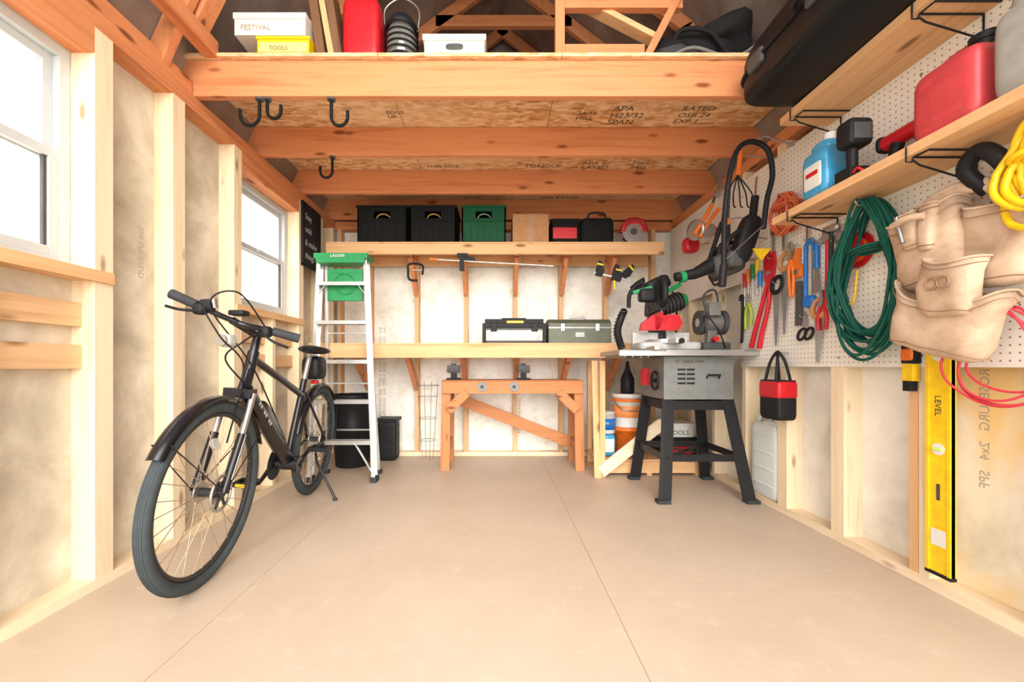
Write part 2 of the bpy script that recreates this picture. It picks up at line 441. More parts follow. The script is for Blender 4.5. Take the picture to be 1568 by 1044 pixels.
# ================================================================ BICYCLE
b=B('bicycle')
RB=P('tyre_rubber',(.050,.062,.068),.75)
FR=P('bike_frame_black',(.010,.010,.013),.22)
RIM=P('rim_black',(.03,.03,.03),.35)
SPK=P('spoke_steel',(.50,.38,.27),.3,.6)
lean=R(5)
rc=Vector((-1.262,2.80,0)); fc=Vector((-1.165,1.62,0))
hd=(fc-rc).normalized(); up=Vector((math.sin(lean),0,math.cos(lean))); up=(up-hd*up.dot(hd)).normalized()
sd=up.cross(hd).normalized()      # bike's left side -> +X
def bp(f,h,s=0): return rc+hd*f+up*h+sd*s
WB=(fc-rc).length; WR=.362
def wheel(c,steer=0):
    ax=Matrix.Rotation(steer,3,up)@sd
    fw=ax.cross(up)
    b.ring(c,ax,WR-.024,.024,RB,n=72,seg=16)
    for o_ in (-.012,-.006,0,.006,.012): b.ring(c+ax*o_,ax,WR-.024+math.sqrt(.024**2-o_**2),.0016,RB,n=72,seg=5)
    b.ring(c,ax,WR-.054,.010,RIM,n=72,seg=8)
    b.cyl(c-ax*.055,c+ax*.055,.018,RIM,seg=16); b.cyl(c-ax*.035,c-ax*.030,.045,STEEL); b.cyl(c+ax*.03,c+ax*.034,.045,STEEL)
    b.ring(c+ax*.046,ax,.068,.006,STEEL,n=40,seg=6)
    for i in range(6):
        a=i*math.pi/3; b.beam(c+ax*.046,c+ax*.046+(fw*math.cos(a)+up*math.sin(a))*.066,.003,.010,RIM,up=ax)
    for i in range(32):
        a=2*math.pi*i/32; s_=1 if i%2 else -1; a2=a+.35*(1 if (i//2)%2 else -1)
        p=c+ax*.03*s_+(fw*math.cos(a2)+up*math.sin(a2))*.04; q=c+(fw*math.cos(a)+up*math.sin(a))*(WR-.058)
        b.tube([p,q],.0017,SPK,5)
RA=bp(0,WR); FA=bp(WB,WR)
wheel(RA); wheel(FA)
BBp=bp(.46,.30); ST=bp(.30,.78); HT=bp(WB-.24,.90); HB=bp(WB-.195,.76)
b.tube([HB-(HT-HB)*.15,HT+(HT-HB)*.2],.024,FR,14)
b.tube([HB,BBp+up*.03],[.034,.040],FR,16)
b.sq((HB*.45+BBp*.55)+up*.045,(.032,.032,.2),FR,.4,rot=(BBp-HB).to_track_quat('Z','Y').to_matrix())
b.tube([HT,ST-up*.10],.018,FR,12); b.tube([BBp,ST],.018,FR,12)
b.cyl(BBp-sd*.05,BBp+sd*.05,.03,FR)
for s_ in(-1,1):
    b.tube([BBp+sd*.03*s_,RA+sd*.06*s_],.010,FR,10); b.tube([ST-up*.08+sd*.015*s_,RA+sd*.06*s_+up*.01],.008,FR,10)
crown=bp(WB-.165,.745)
b.tube([HT,crown],.017,FR,12); b.beam(crown-sd*.06,crown+sd*.06,.045,.04,FR)
for s_ in(-1,1):
    mid=bp(WB-.10,.58,.055*s_); b.tube([crown+sd*.055*s_,mid],.013,STEEL,12); b.tube([mid,bp(WB+.0,WR,.055*s_)],.017,FR,12)
    b.tube([mid+sd*.0155*s_,bp(WB-.02,WR+.05,.055*s_+.0155*s_)],.003,STEEL,6)
def fender(c,a0,a1,w=.030):
    secs=[]
    n=28
    for i in range(n+1):
        a=R(a0+(a1-a0)*i/n); d=hd*math.cos(a)+up*math.sin(a)
        secs.append([c+d*(WR+.006)-sd*w,c+d*(WR+.018)-sd*w*.55,c+d*(WR+.022),c+d*(WR+.018)+sd*w*.55,c+d*(WR+.006)+sd*w,c+d*(WR+.011)+sd*w*.5,c+d*(WR+.016),c+d*(WR+.011)-sd*w*.5])
    b.loft(secs,FR)
fender(FA,32,160); fender(RA,15,190)
for a in (40,150):
    d=hd*math.cos(R(a))+up*math.sin(R(a))
    for s_ in(-1,1): b.tube([FA+sd*.06*s_,FA+d*(WR+.012)+sd*.03*s_],.0025,FR,6)
stem=bp(WB-.27,1.00); bc=Vector((-1.13,1.76,1.055))
b.tube([HT,stem],.018,FR,12); b.tube([stem,bc],.017,FR,12)
bl=Vector((-1.375,1.74,1.165)); br=Vector((-.91,1.90,.985))
bar=[bl,bl.lerp(bc,.45),bc-Vector((.05,.0,-.02)),bc,bc+Vector((.05,0,-.02)),br.lerp(bc,.45),br]
b.tube(bar,.0125,FR,12,sp=5)
b.tube([bl,bl.lerp(bc,.42)],[.021,.018,.017,.019],DARK,14); b.tube([br,br.lerp(bc,.42)],[.021,.018,.017,.019],DARK,14)
for e in (bl,br):
    q=e.lerp(bc,.50); b.sq(q+Vector((0,-.01,-.01)),(.025,.025,.025),BLACK,.6)
    b.tube([q+Vector((0,-.03,-.02)),e.lerp(bc,.30)+Vector((0,-.06,-.04)),e.lerp(bc,.08)+Vector((0,-.055,-.05))],.006,BLACK,8,sp=4)
b.sq(bl.lerp(bc,.62)+Vector((0,-.01,.02)),(.028,.02,.025),BLACK,.5); b.cyl(bl.lerp(bc,.70)+Vector((0,0,.02)),bl.lerp(bc,.70)+Vector((0,-.01,.06)),.018,STEEL)
b.sq(bc+Vector((.03,.0,.03)),(.035,.03,.012),BLACK,.4)
hl=bc+Vector((.01,-.05,-.09)); b.sq(hl,(.03,.035,.028),LGREY,.7); b.cyl(hl+Vector((0,-.03,0)),hl+Vector((0,-.038,0)),.023,STEEL)
b.tube([bl.lerp(bc,.6),bc+Vector((-.03,-.13,.03)),bc+Vector((.03,-.12,-.08)),HT+Vector((0,-.06,-.05)),FA+up*.2+sd*.05],.0035,BLACK,6,sp=8)
b.tube([br.lerp(bc,.5),bc+Vector((.09,-.10,.10)),bc+Vector((-.01,-.12,.04)),HT+Vector((.03,-.03,-.06)),BBp+up*.1],.0035,BLACK,6,sp=8)
b.tube([br.lerp(bc,.55),bc+Vector((.12,-.12,-.10)),bc+Vector((.05,-.12,-.17)),HB+sd*.03],.0035,BLACK,6,sp=8)
sp_=bp(.245,.93); b.tube([ST,sp_],.015,STEEL,12)
secs=[]
for t_,w_,h_ in ((-.14,.055,.03),(-.11,.09,.05),(-.04,.092,.055),(.02,.06,.048),(.08,.032,.036),(.13,.022,.03),(.145,.008,.015)):
    c=sp_+hd*t_+up*.035
    secs.append([c+sd*w_*math.cos(a)+up*(h_*.5*math.sin(a)) for a in [2*math.pi*k/14 for k in range(14)]])
b.loft(secs,BLACK)
b.tube([sp_-hd*.08+sd*.02,sp_+hd*.08+sd*.02],.004,STEEL,6); b.sq(sp_-hd*.10-up*.08,(.06,.075,.075),BLACK,.5)
b.sq(sp_-hd*.10-up*.17+sd*.01,(.025,.02,.012),RED,.6)
c1=BBp+sd*.07; p1=c1-hd*.155+up*.07; c2=BBp-sd*.07; p2=c2+hd*.155-up*.07
b.tube([c1,p1],[.014,.010],FR,10); b.tube([c2,p2],[.014,.010],FR,10)
b.cyl(BBp-sd*.06,BBp-sd*.064,.09,RIM,seg=36); b.cyl(BBp+sd*.05,BBp+sd*.075,.05,FR)
for p,s_ in((p1,1),(p2,-1)):
    c=p+sd*.06*s_
    for k in(-.045,.045): b.beam(c+hd*k-sd*.045,c+hd*k+sd*.045,.016,.024,BLACK,up=up)
    for k in(-.045,0,.045): b.beam(c+sd*k-hd*.05,c+sd*k+hd*.05,.014,.024,BLACK,up=up)
    if s_<0: b.beam(c+hd*.056-sd*.03,c+hd*.056+sd*.03,.004,.016,YEL,up=up)
b.tube([bp(.13,.30,.05),bp(.17,.25,.075),Vector((-1.03,2.63,.012))],.008,FR,10); b.cyl((-1.03,2.63,0),(-1.03,2.63,.014),.014,DARK)
b.cyl(FA+up*.19,FA+up*.195+sd*.012,.022,LGREY)
ax_=(BBp-HB).normalized()
for i in range(8): b.beam(HB+ax_*(.10+i*.024)+sd*.0365,HB+ax_*(.112+i*.024)+sd*.0368,.002,.016,LGREY,up=up) if i not in(2,5) else None
b.done()

# ================================================================ STEP LADDER
b=B('step_ladder')
tz=1.69
fl0,fl1=Vector((-1.385,3.06,0)),Vector((-1.375,3.215,tz)); fr0,fr1=Vector((-.905,3.06,0)),Vector((-1.015,3.215,tz))
def ch(p,q,w=.028,h=.065):
    b.beam(p,q,w*.2,h,ALU,up=(0,1,0))
    b.beam(Vector(p)+Vector((0,-h/2,0)),Vector(q)+Vector((0,-h/2,0)),w,.004,ALU,up=(0,1,0)); b.beam(Vector(p)+Vector((0,h/2,0)),Vector(q)+Vector((0,h/2,0)),w,.004,ALU,up=(0,1,0))
ch(fl0,fl1);ch(fr0,fr1)
for i in range(1,6):
    t=i*.178; l=fl0.lerp(fl1,t); r=fr0.lerp(fr1,t)
    b.beam(l,r,.085,.004,ALU,up=(0,0,1)); b.beam(l+Vector((0,-.042,-.012)),r+Vector((0,-.042,-.012)),.004,.028,ALU)
    b.beam(l+Vector((0,.042,-.012)),r+Vector((0,.042,-.012)),.004,.028,ALU)
    for k in range(6): b.beam(l+Vector((0,-.03+k*.012,.003)),r+Vector((0,-.03+k*.012,.003)),.003,.003,GREY)
l,r=fl0.lerp(fl1,.178),fr0.lerp(fr1,.178)
b.beam(l+Vector((.13,-.03,-.01)),fl0+Vector((.01,-.03,.10)),.004,.03,ALU,up=(0,1,0)); b.beam(r+Vector((-.13,-.03,-.01)),fr0+Vector((-.01,-.03,.08)),.004,.03,ALU,up=(0,1,0))
l,r=fl0.lerp(fl1,.89),fr0.lerp(fr1,.89)
for u,s_ in((l,1),(r,-1)): b.beam(u+Vector((.07*s_,-.03,-.01)),u+Vector((.0,-.03,-.10)),.004,.02,ALU,up=(0,1,0))
for x0,x1 in((-1.36,-1.345),(-.94,-1.05)):
    b.beam((x0,3.295,.02),(x1,3.27,tz),.02,.035,ALU,up=(0,1,0)); b.box(x0-.02,x0+.02,3.27,3.32,0,.03,DARK)
for z in (.35,.72,1.12,1.45): b.beam((-1.36,3.29,z),(-.97-z*.03,3.29,z),.012,.022,ALU,up=(0,1,0))
for x in(-1.385,-.905): b.box(x-.022,x+.022,3.02,3.10,0,.04,DARK)
b.box(-1.40,-.99,3.15,3.305,tz-.005,tz+.035,GREEN); b.box(-1.38,-1.01,3.145,3.30,tz-.04,tz-.005,GREEN)
b.text('LADDER',.03,(-1.27,3.1445,tz+.002),(1,0,0),(0,0,1),WHITE)
b.box(-1.325,-1.05,3.225,3.25,1.37,1.62,GREEN); b.ring((-1.19,3.222,1.50),(0,1,0),.075,.006,GREEN,sy=1.1); b.box(-1.30,-1.075,3.22,3.226,1.585,1.60,GREEN)
b.done(.0015)

# ================================================================ under-bench objects
b=B('trash_can')
prof=[(.135,0),(.14,.01),(.160,.30),(.166,.305),(.166,.325),(.162,.33),(.172,.58),(.182,.585),(.182,.61),(.176,.615),(.170,.615),(.165,.55),(.14,.03)]
b.lathe(prof,(-1.25,3.58,0),BLACK,seg=36); b.done()
b=B('waste_basket')
b.sq((-.99,3.79,.19),(.085,.085,.19),BLACK,.25)
for z in (.03,.10,.17,.24,.31): b.ring((-.99,3.79,z),(0,0,1),.088,.004,BLACK,n=40,seg=6)
b.box(-1.085,-.895,3.695,3.885,.355,.385,BLACK); b.done(.003)
b=B('wire_plant_cage')
for i,z in enumerate((.18,.38,.58,.68)): b.ring((-.63,3.78,z),(0,0,1),.07+.03*i/3,.002,GREYD,n=28,seg=6)
for k in range(4):
    a=k*math.pi/2+.5; b.tube([(-.63+.05*math.cos(a),3.78+.05*math.sin(a),0),(-.63+.1*math.cos(a),3.78+.1*math.sin(a),.72)],.002,GREYD,6)
b.done()
# sawhorse table
b=B('sawhorse')
x0,x1=-.44,.705
b.box(x0,x1,3.34,3.372,.635,.735,srd('X')); b.box(x0,x1,3.66,3.692,.635,.735,srd('X'))
b.box(x0-.005,x1+.005,3.345,3.69,.736,.742,srd('X'))
for xa,s_ in((x0+.03,-1),(x1-.03,1)):
    for y,yo in((3.39,-.0),(3.642,.08)):
        b.beam((xa,y,.735),(xa+.012*s_,y+yo,0),.075,.037,srd('Z'),up=(0,1,0))
    b.box(xa-.02,xa+.02,3.41,3.62,.60,.68,srd('Y')); b.box(xa-.02,xa+.02,3.41,3.66,.16,.23,srd('Y'))
    b.beam((xa-.02*s_,3.33,.50),(xa-.17*s_,3.33,.645),.075,.02,srd('X'),up=(0,1,0))
b.beam((x0+.10,3.70,.56),(x1-.04,3.72,.17),.10,.022,srd('X'),up=(0,1,0))
for x in(-.115,.145):
    b.cyl((x,3.34,.69),(x,3.334,.69),.040,PEWTER,seg=28); b.ring((x,3.333,.69),(0,1,0),.034,.004,PEWTER,n=28,seg=6); b.cyl((x,3.334,.69),(x,3.328,.69),.016,GREYD,seg=20)
b.done(.003)
for nm,x in(('bench_vise',-.36),('bench_vise',.23)):
    b=B(nm)
    b.box(x-.055,x+.055,3.42,3.56,.743,.757,BLACK); b.box(x-.022,x+.022,3.44,3.54,.757,.83,BLACK)
    b.box(x-.05,x+.05,3.43,3.455,.80,.865,GREYD); b.box(x-.05,x+.05,3.50,3.53,.80,.865,GREYD)
    b.cyl((x,3.38,.825),(x,3.50,.825),.009,GREYD,seg=12); b.cyl((x-.05,3.385,.825),(x+.05,3.385,.825),.005,GREYD,seg=10)
    b.cyl((x,3.47,.86),(x,3.47,.88),.02,GREYD); b.done(.003)

# ================================================================ toolboxes on bench
b=B('toolbox')
x0,x1,y0,y1,z0=-.115,.41,3.38,3.62,1.046
b.box(x0+.01,x1-.01,y0+.01,y1-.01,z0,z0+.13,GREYD); b.box(x0+.02,x1-.02,y0+.004,y0+.012,z0+.02,z0+.11,LGREY)
b.box(x0+.08,x1-.08,y0+.0,y0+.006,z0+.03,z0+.10,PAPER)
b.box(x0,x1,y0,y1,z0+.13,z0+.165,BLACK); b.box(x0+.02,x1-.02,y0+.015,y1-.015,z0+.165,z0+.20,BLACK)
b.box(x0+.16,x1-.16,y0+.07,y1-.07,z0+.20,z0+.215,BLACK); b.box(x0+.20,x0+.34,y0+.0,y0+.015,z0+.165,z0+.185,YEL)
for x in(x0+.07,x1-.12): b.box(x,x+.05,y0-.008,y0+.004,z0+.095,z0+.165,BLACK)
b.box(x0,x0+.03,y0-.002,y1,z0,z0+.14,BLACK); b.box(x1-.03,x1,y0-.002,y1,z0,z0+.14,BLACK)
b.done(.005)
b=B('toolbox')
GG=P('grey_green_metal',(.11,.12,.085),.5,.2)
x0,x1=.43,.945
b.box(x0,x1,y0,y1,z0,z0+.13,GG)
b.prism([(y0,z0+.13),(y1,z0+.13),(y1,z0+.165),(y1-.05,z0+.20),(y0+.05,z0+.20),(y0,z0+.165)],((x0+x1)/2,0,0),(0,1,0),(0,0,1),x1-x0,GG)
b.box(x0-.002,x1+.002,y0-.004,y0+.002,z0+.12,z0+.135,GREY)
for x in(x0+.10,x1-.13): b.box(x,x+.03,y0-.01,y0,z0+.10,z0+.16,STEEL)
b.tube([(x0+.18,3.5,z0+.2),(x0+.2,3.5,z0+.222),(x1-.2,3.5,z0+.222),(x1-.18,3.5,z0+.2)],.008,STEEL,10)
b.box(x0+.22,x1-.22,y0-.003,y0,z0+.05,z0+.09,GREY)
b.done(.004)

# ================================================================ items on back shelf
def crate(name,x0,x1,z1,m):
    b=B(name); y0,y1,z0=3.52,3.86,1.916; t=.012
    b.box(x0,x1,y0,y1,z0,z0+t,m)
    for a in((x0,x1,y1-t,y1),(x0,x0+t,y0,y1),(x1-t,x1,y0,y1)): b.box(*a,z0,z1,m)
    w=x1-x0;h=z1-z0;cx=(x0+x1)/2
    b.box(x0,x1,y0,y0+t,z0,z1-.11,m); b.box(x0,cx-.07,y0,y0+t,z1-.11,z1-.05,m); b.box(cx+.07,x1,y0,y0+t,z1-.11,z1-.05,m); b.box(x0,x1,y0,y0+t,z1-.05,z1,m)
    b.box(x0-.008,x1+.008,y0-.010,y1+.008,z1-.02,z1,m) 
    for i in range(7):
        x=x0+w*(i+.5)/7; b.box(x-.004,x+.004,y0-.006,y0,z0+.02,z1-.13,m)
    b.box(x0+.02,x1-.02,y0-.006,y0,z0+.03,z0+.04,m); b.box(x0+.02,x1-.02,y0-.006,y0,z1-.14,z1-.13,m)
    b.tube([(cx-.1,y0+.1,z0+.03),(cx-.05,y0+.03,z1-.09),(cx+.05,y0+.04,z1-.08),(cx+.1,y0+.1,z0+.1)],.006,GREY if m!=CRATE else P('ochre_strap',(.45,.28,.05),.6),8,sp=5)
    b.sq((cx,3.69,z0+.12),(w*.42,.13,.10),GREYD,.6,amp=.04,fr=12)
    b.done(.003)
crate('storage_crate',-1.19,-.765,2.232,CRATE); crate('storage_crate',-.74,-.345,2.232,CRATE); crate('storage_crate',-.295,.08,2.232,CGREEN)
b=B('cardboard_box'); x0,x1,y0,y1,z0,z1=.14,.45,3.53,3.85,1.916,2.16
b.box(x0,x1,y0,y1,z0,z1,CARD); b.box((x0+x1)/2-.025,(x0+x1)/2+.025,y0-.001,y1+.001,z0+.002,z1+.001,P('packing_tape',(.44,.26,.14),.3))
b.box(x0,(x0+x1)/2-.002,y0,y1,z1,z1+.004,CARD); b.box((x0+x1)/2+.002,x1,y0,y1,z1,z1+.004,CARD); b.done(.003)
b=B('tool_bag')
b.sq((.60,3.66,2.02),(.125,.13,.105),CRATE,.25); b.box(.485,.69,3.522,3.53,1.95,2.045,RED); b.box(.475,.725,3.535,3.78,2.09,2.125,CRATE)
b.sq((.87,3.66,2.03),(.15,.13,.115),CRATE,.35,amp=.01); b.tube([(.78,3.55,2.10),(.80,3.52,2.16),(.92,3.52,2.16),(.94,3.55,2.10)],.009,BLACK,8,sp=5)
b.done(.002)
b=B('circular_saw')
c=Vector((1.20,3.62,2.03))
b.cyl(c+Vector((0,-.03,0)),c+Vector((0,-.026,0)),.098,STEEL,seg=48)
for i in range(24):
    a=i*math.pi/12; d=Vector((math.cos(a),0,math.sin(a))); b.beam(c+d*.092-Vector((0,.028,0)),c+d*.106-Vector((0,.028,0)),.012,.004,STEEL,up=(0,1,0))
b.cyl(c+Vector((0,-.04,0)),c+Vector((0,-.022,0)),.028,GREYD)
b.ring(c,(0,1,0),.085,.034,RED,n=24,seg=10,a0=0,a1=180,ref=(1,0,0),sy=-1) 
b.cyl(c,c+Vector((0,.13,0)),.05,BLACK); b.tube([c+Vector((-.06,.05,.07)),c+Vector((-.02,.05,.13)),c+Vector((.10,.05,.12)),c+Vector((.14,.05,.03))],.018,RED,12,sp=5)
b.box(c.x-.15,c.x+.15,c.y-.05,c.y+.12,1.916,1.922,STEEL); b.box(c.x-.03,c.x+.03,c.y,c.y+.03,1.92,2.02,GREY); b.done()

# hanging under shelf
b=B('bar_clamp')
b.beam((-.50,3.47,1.755),(.48,3.47,1.70),.006,.02,STEEL,up=(0,1,0)); b.box(-.31,-.27,3.455,3.49,1.66,1.79,BLACK); b.box(-.27,-.18,3.455,3.485,1.745,1.775,BLACK)
b.tube([(-.50,3.47,1.755),(-.56,3.47,1.76)],.012,ORNG,12); b.box(-.33,-.24,3.45,3.49,1.775,1.805,BLACK)
for x in(-.285,.2): b.tube([(x,3.47,1.73),(x,3.47,1.77),(x,3.498,1.82)],.003,STEEL,6)
b.done(.002)
b=B('c_clamp'); c=Vector((-.69,3.50,1.665))
b.tube([c+Vector((.06,0,-.03)),c+Vector((.06,0,.05)),c+Vector((-.05,0,.06)),c+Vector((-.06,0,0)),c+Vector((-.05,0,-.07)),c+Vector((.02,0,-.08))],.010,BLACK,10,sp=4)
b.tube([c+Vector((-.03,0,.01)),c+Vector((.09,0,.01))],.006,STEEL,8); b.tube([c+Vector((-.05,0,.06)),c+Vector((-.04,.02,.14))],.003,STEEL,6); b.done()
def handclamp(x,z,ang,m2):
    b=B('spring_clamp'); b.M=Matrix.Translation((x,3.50,z))@Matrix.Rotation(ang,4,'Y')
    b.box(-.15,.12,-.006,.006,-.008,.008,STEEL)
    b.prism([(-.14,-.02),(-.08,-.02),(-.07,.03),(-.10,.10),(-.135,.11),(-.14,.05)],(0,0,0),(1,0,0),(0,0,1),.03,BLACK)
    b.prism([(.0,-.03),(.08,-.03),(.09,.02),(.04,.10),(.01,.11),(0,.04)],(0,0,0),(1,0,0),(0,0,1),.03,BLACK)
    b.tube([(.03,0,-.03),(.05,0,-.10)],.011,m2,10); b.box(-.145,-.09,-.018,.018,.07,.085,m2); b.box(.02,.07,-.018,.018,.055,.07,m2); b.done(.002)
handclamp(.98,1.62,R(12),YEL); handclamp(1.16,1.55,R(50),YEL)

# ================================================================ TABLE SAW + STAND
b=B('table_saw')
TS=P('saw_body_grey',(.19,.20,.195),.4,.2); LEG=P('stand_black',(.016,.016,.018),.45,.0)
b.prism([(1.10,.64),(1.555,.64),(1.555,.92),(1.10,.92)],(0,2.90,0),(1,0,0),(0,0,1),.40,TS)
for i in range(4):
    b.box(1.19,1.24,2.695,2.702,.74+i*.03,.752+i*.03,BLACK); b.box(1.25,1.30,2.695,2.702,.74+i*.03,.752+i*.03,BLACK)
b.tube([(1.38,2.698,.78),(1.38,2.68,.80),(1.46,2.68,.80),(1.46,2.698,.78)],.006,BLACK,8)
b.text('10" TABLE SAW',.028,(1.17,2.699,.88),(1,0,0),(0,0,1),INK)
b.box(1.08,1.58,2.62,3.14,.925,.962,STEEL); b.box(.79,1.078,2.63,3.13,.930,.962,GREY); b.box(1.582,1.66,2.63,3.13,.930,.962,GREY)
b.box(.78,1.66,2.60,2.62,.925,.952,STEEL); b.box(1.0,1.03,2.60,3.12,.963,.985,STEEL)
for x in (.83,.88,.93,.98): b.box(x-.005,x+.005,2.65,3.11,.915,.930,GREY)
feet=[(1.045,2.58),(1.60,2.58),(1.045,3.13),(1.60,3.13)]; tops=[(1.12,2.71),(1.535,2.71),(1.12,3.09),(1.535,3.09)]
for (fx,fy),(tx,ty) in zip(feet,tops):
    sx=1 if tx<1.3 else -1
    f=Vector((fx,fy,.02));t=Vector((tx,ty,.645))
    b.beam(f,t,.006,.055,LEG,up=(1,0,0)); b.beam(f+Vector((sx*.025,0,0)),t+Vector((sx*.025,0,0)),.055,.006,LEG,up=(0,1,0))
    b.box(fx-.04,fx+.04,fy-.03,fy+.03,0,.022,DARK)
for z,k in((.60,.06),(.27,.58)):
    q=[Vector((tops[i][0]+(feet[i][0]-tops[i][0])*k,tops[i][1]+(feet[i][1]-tops[i][1])*k,z)) for i in range(4)]
    for i,j in((0,1),(2,3),(0,2),(1,3)): b.beam(q[i],q[j],.006,.06 if z>.5 else .045,LEG)
b.beam(q[0],q[3],.04,.006,LEG); b.beam(q[1],q[2],.04,.006,LEG)
b.ring((1.085,2.82,.76),(1,0,0),.06,.008,BLACK,n=28); b.cyl((1.10,2.82,.76),(1.075,2.82,.76),.015,BLACK); b.beam((1.085,2.76,.76),(1.085,2.88,.76),.01,.012,BLACK)
b.box(1.06,1.10,2.95,3.03,.72,.84,RED)
b.done(.002)

b=B('miter_saw')
zb=.9635
b.sq((1.17,2.86,zb+.03),(.21,.13,.03),LGREY,.3); b.cyl((1.17,2.84,zb+.05),(1.17,2.84,zb+.075),.135,STEEL,seg=40)
b.prism([(-.035,-.24),(.035,-.24),(.05,.0),(-.05,.0)],(1.17,2.84,zb+.058),(1,0,0),(0,1,0),.03,LGREY)
b.cyl((1.17,2.63,zb+.055),(1.17,2.59,zb+.055),.018,BLACK)
b.box(.96,1.14,2.90,2.92,zb+.05,zb+.13,LGREY); b.box(1.20,1.36,2.90,2.92,zb+.05,zb+.13,LGREY)
piv=Vector((1.17,3.02,zb+.16)); b.box(1.13,1.22,2.96,3.06,zb+.03,zb+.2,GREYD)
bc2=Vector((1.10,2.86,zb+.28))
b.cyl(bc2+Vector((-.002,0,0)),bc2+Vector((.002,0,0)),.127,STEEL,seg=48)
b.prism([(.13*math.cos(R(a)),.145*math.sin(R(a))) for a in range(-10,200,15)],bc2,(0,1,0),(0,0,1),.05,BLACK)
b.prism([(.135*math.cos(R(a)),.14*math.sin(R(a))) for a in range(190,351,16)],bc2,(0,1,0),(0,0,1),.018,RED)
b.prism([(-.16,-.05),(.10,-.05),(.13,.0),(.10,.06),(-.08,.05),(-.15,.0)],(1.15,2.84,zb+.19),(1,0,0),(0,0,1),.04,RED)
b.beam(piv,bc2+Vector((.0,.05,.04)),.06,.07,GREYD)
b.cyl(bc2+Vector((.03,0,.02)),bc2+Vector((.18,.0,.07)),.062,BLACK,seg=28); b.cyl(bc2+Vector((.18,0,.07)),bc2+Vector((.215,0,.08)),.055,GREEN,r1=.04)
for k in range(5): b.ring(bc2+Vector((.06+.025*k,0,.03+.008*k)),(1,0,.33),.064,.003,GREYD,n=24,seg=5)
b.tube([bc2+Vector((0,-.06,.12)),bc2+Vector((0,-.12,.20)),bc2+Vector((0,-.17,.16)),bc2+Vector((0,-.18,.06)),bc2+Vector((0,-.13,.02))],.02,BLACK,12,sp=6)
b.sq(bc2+Vector((.02,.02,.18)),(.09,.06,.05),BLACK,.5,rot=Matrix.Rotation(R(-25),3,'Y')); b.sq(bc2+Vector((-.06,-.03,.10)),(.06,.04,.045),BLACK,.4)
b.tube([bc2+Vector((-.02,.0,.15)),bc2+Vector((-.10,.0,.19)),bc2+Vector((-.17,.0,.12)),bc2+Vector((-.18,.0,.02))],.014,BLACK,10,sp=6)
b.beam(bc2+Vector((-.16,-.02,.12)),bc2+Vector((-.02,-.02,.16)),.035,.022,GREEN); b.beam(bc2+Vector((.06,-.07,.12)),bc2+Vector((.15,-.07,.17)),.01,.03,GREEN)
b.tube([piv+Vector((.05,0,.05)),piv+Vector((.10,.02,.30)),piv+Vector((.15,.0,.2)),piv+Vector((.13,-.05,-.05)),piv+Vector((.16,-.1,-.14))],.008,BLACK,8,sp=8)
b.done(.002)
b=B('dust_hose')
b.tube([(.90,2.95,.985),(.86,2.92,1.10),(.88,2.90,1.20),(.91,2.93,1.25)],.026,BLACK,12,sp=8)
for i in range(12):
    t=i/11; b.ring((.90-.04*math.sin(t*3.1),2.95-.04*t,.99+.25*t),(0,0,1),.028,.003,GREYD,n=20,seg=5)
b.done()
b=B('bench_grinder')
z=.9635
b.sq((1.515,2.90,z+.03),(.10,.09,.03),GREYD,.3); b.box(1.48,1.54,2.87,2.93,z+.05,z+.15,GREY)
b.cyl((1.45,2.90,z+.20),(1.57,2.90,z+.20),.065,GREY); 
for x in(1.42,1.57):
    b.cyl((x,2.90,z+.20),(x+.03,2.90,z+.20),.085,GREYD,seg=36); b.cyl((x-.004,2.90,z+.20),(x+.034,2.90,z+.20),.03,STEEL)
b.cyl((1.50,2.84,z+.08),(1.50,2.80,z+.08),.018,RED); b.tube([(1.46,2.86,z+.26),(1.44,2.86,z+.38),(1.52,2.86,z+.42),(1.55,2.86,z+.28)],.007,GREYD,8,sp=6)
b.box(1.455,1.53,2.80,2.86,z+.24,z+.33,GREY); b.tube([(1.44,2.84,z+.12),(1.42,2.80,z+.24),(1.50,2.79,z+.15),(1.56,2.80,z+.02)],.005,BLACK,8,sp=8)
b.done(.002)

# ================================================================ right/back floor cluster
b=B('low_floor_rack')
b.box(.80,1.62,3.22,3.26,.02,.11,brd('X')); b.box(.80,1.62,3.60,3.64,.02,.11,brd('X'))
for i in range(5): b.box(.80,1.62,3.215+i*.087,3.29+i*.087,.111,.129,brd('X'))
for x in(.82,1.2,1.58): b.box(x-.02,x+.02,3.22,3.64,0,.02,brd('Y'))
b.box(.80,.84,3.17,3.21,0,.90,brd('Z')); b.box(.80,.84,3.60,3.64,.13,.90,brd('Z'))
b.done(.003)
def board(nm,p,q,w,t,m):
    b=B(nm); b.beam(p,q,w,t,m,up=(0,1,0)); return b.done(.002)
board('wood_plank',(.80,3.155,.045),(1.30,3.185,.43),.09,.022,stud('X'))
board('wood_plank',(.775,3.15,.0),(.79,3.31,.90),.05,.02,brd('Z'))
b=B('paint_bucket')
o=(1.09,3.42,.13)
b.lathe([(.105,0),(.115,.005),(.125,.20),(.132,.20),(.132,.225),(.12,.23)],o,ORNG); b.done()
b=B('paint_bucket')
o=(1.09,3.42,.362); b.lathe([(.11,0),(.12,.24),(.128,.24),(.128,.265),(.12,.27)],o,WHITE); b.ring((1.09,3.42,.58),(0,0,1),.12,.012,ORNG,seg=8)
b.lathe([(.119,.08),(.1215,.082),(.1235,.17),(.121,.172)],o,P('bucket_label',(.72,.26,.08),.5)); b.tube([(.97,3.42,.58),(1.0,3.30,.52),(1.09,3.28,.50),(1.18,3.30,.52),(1.21,3.42,.58)],.004,STEEL,6,sp=5)
b.done()
b=B('detergent_jug')
b.sq((.90,3.36,.22),(.06,.06,.09),LBLUE,.35); b.sq((.90,3.36,.22),(.05,.0615,.06),PAPER,.2); b.cyl((.90,3.36,.30),(.90,3.36,.312),.02,BLUE)
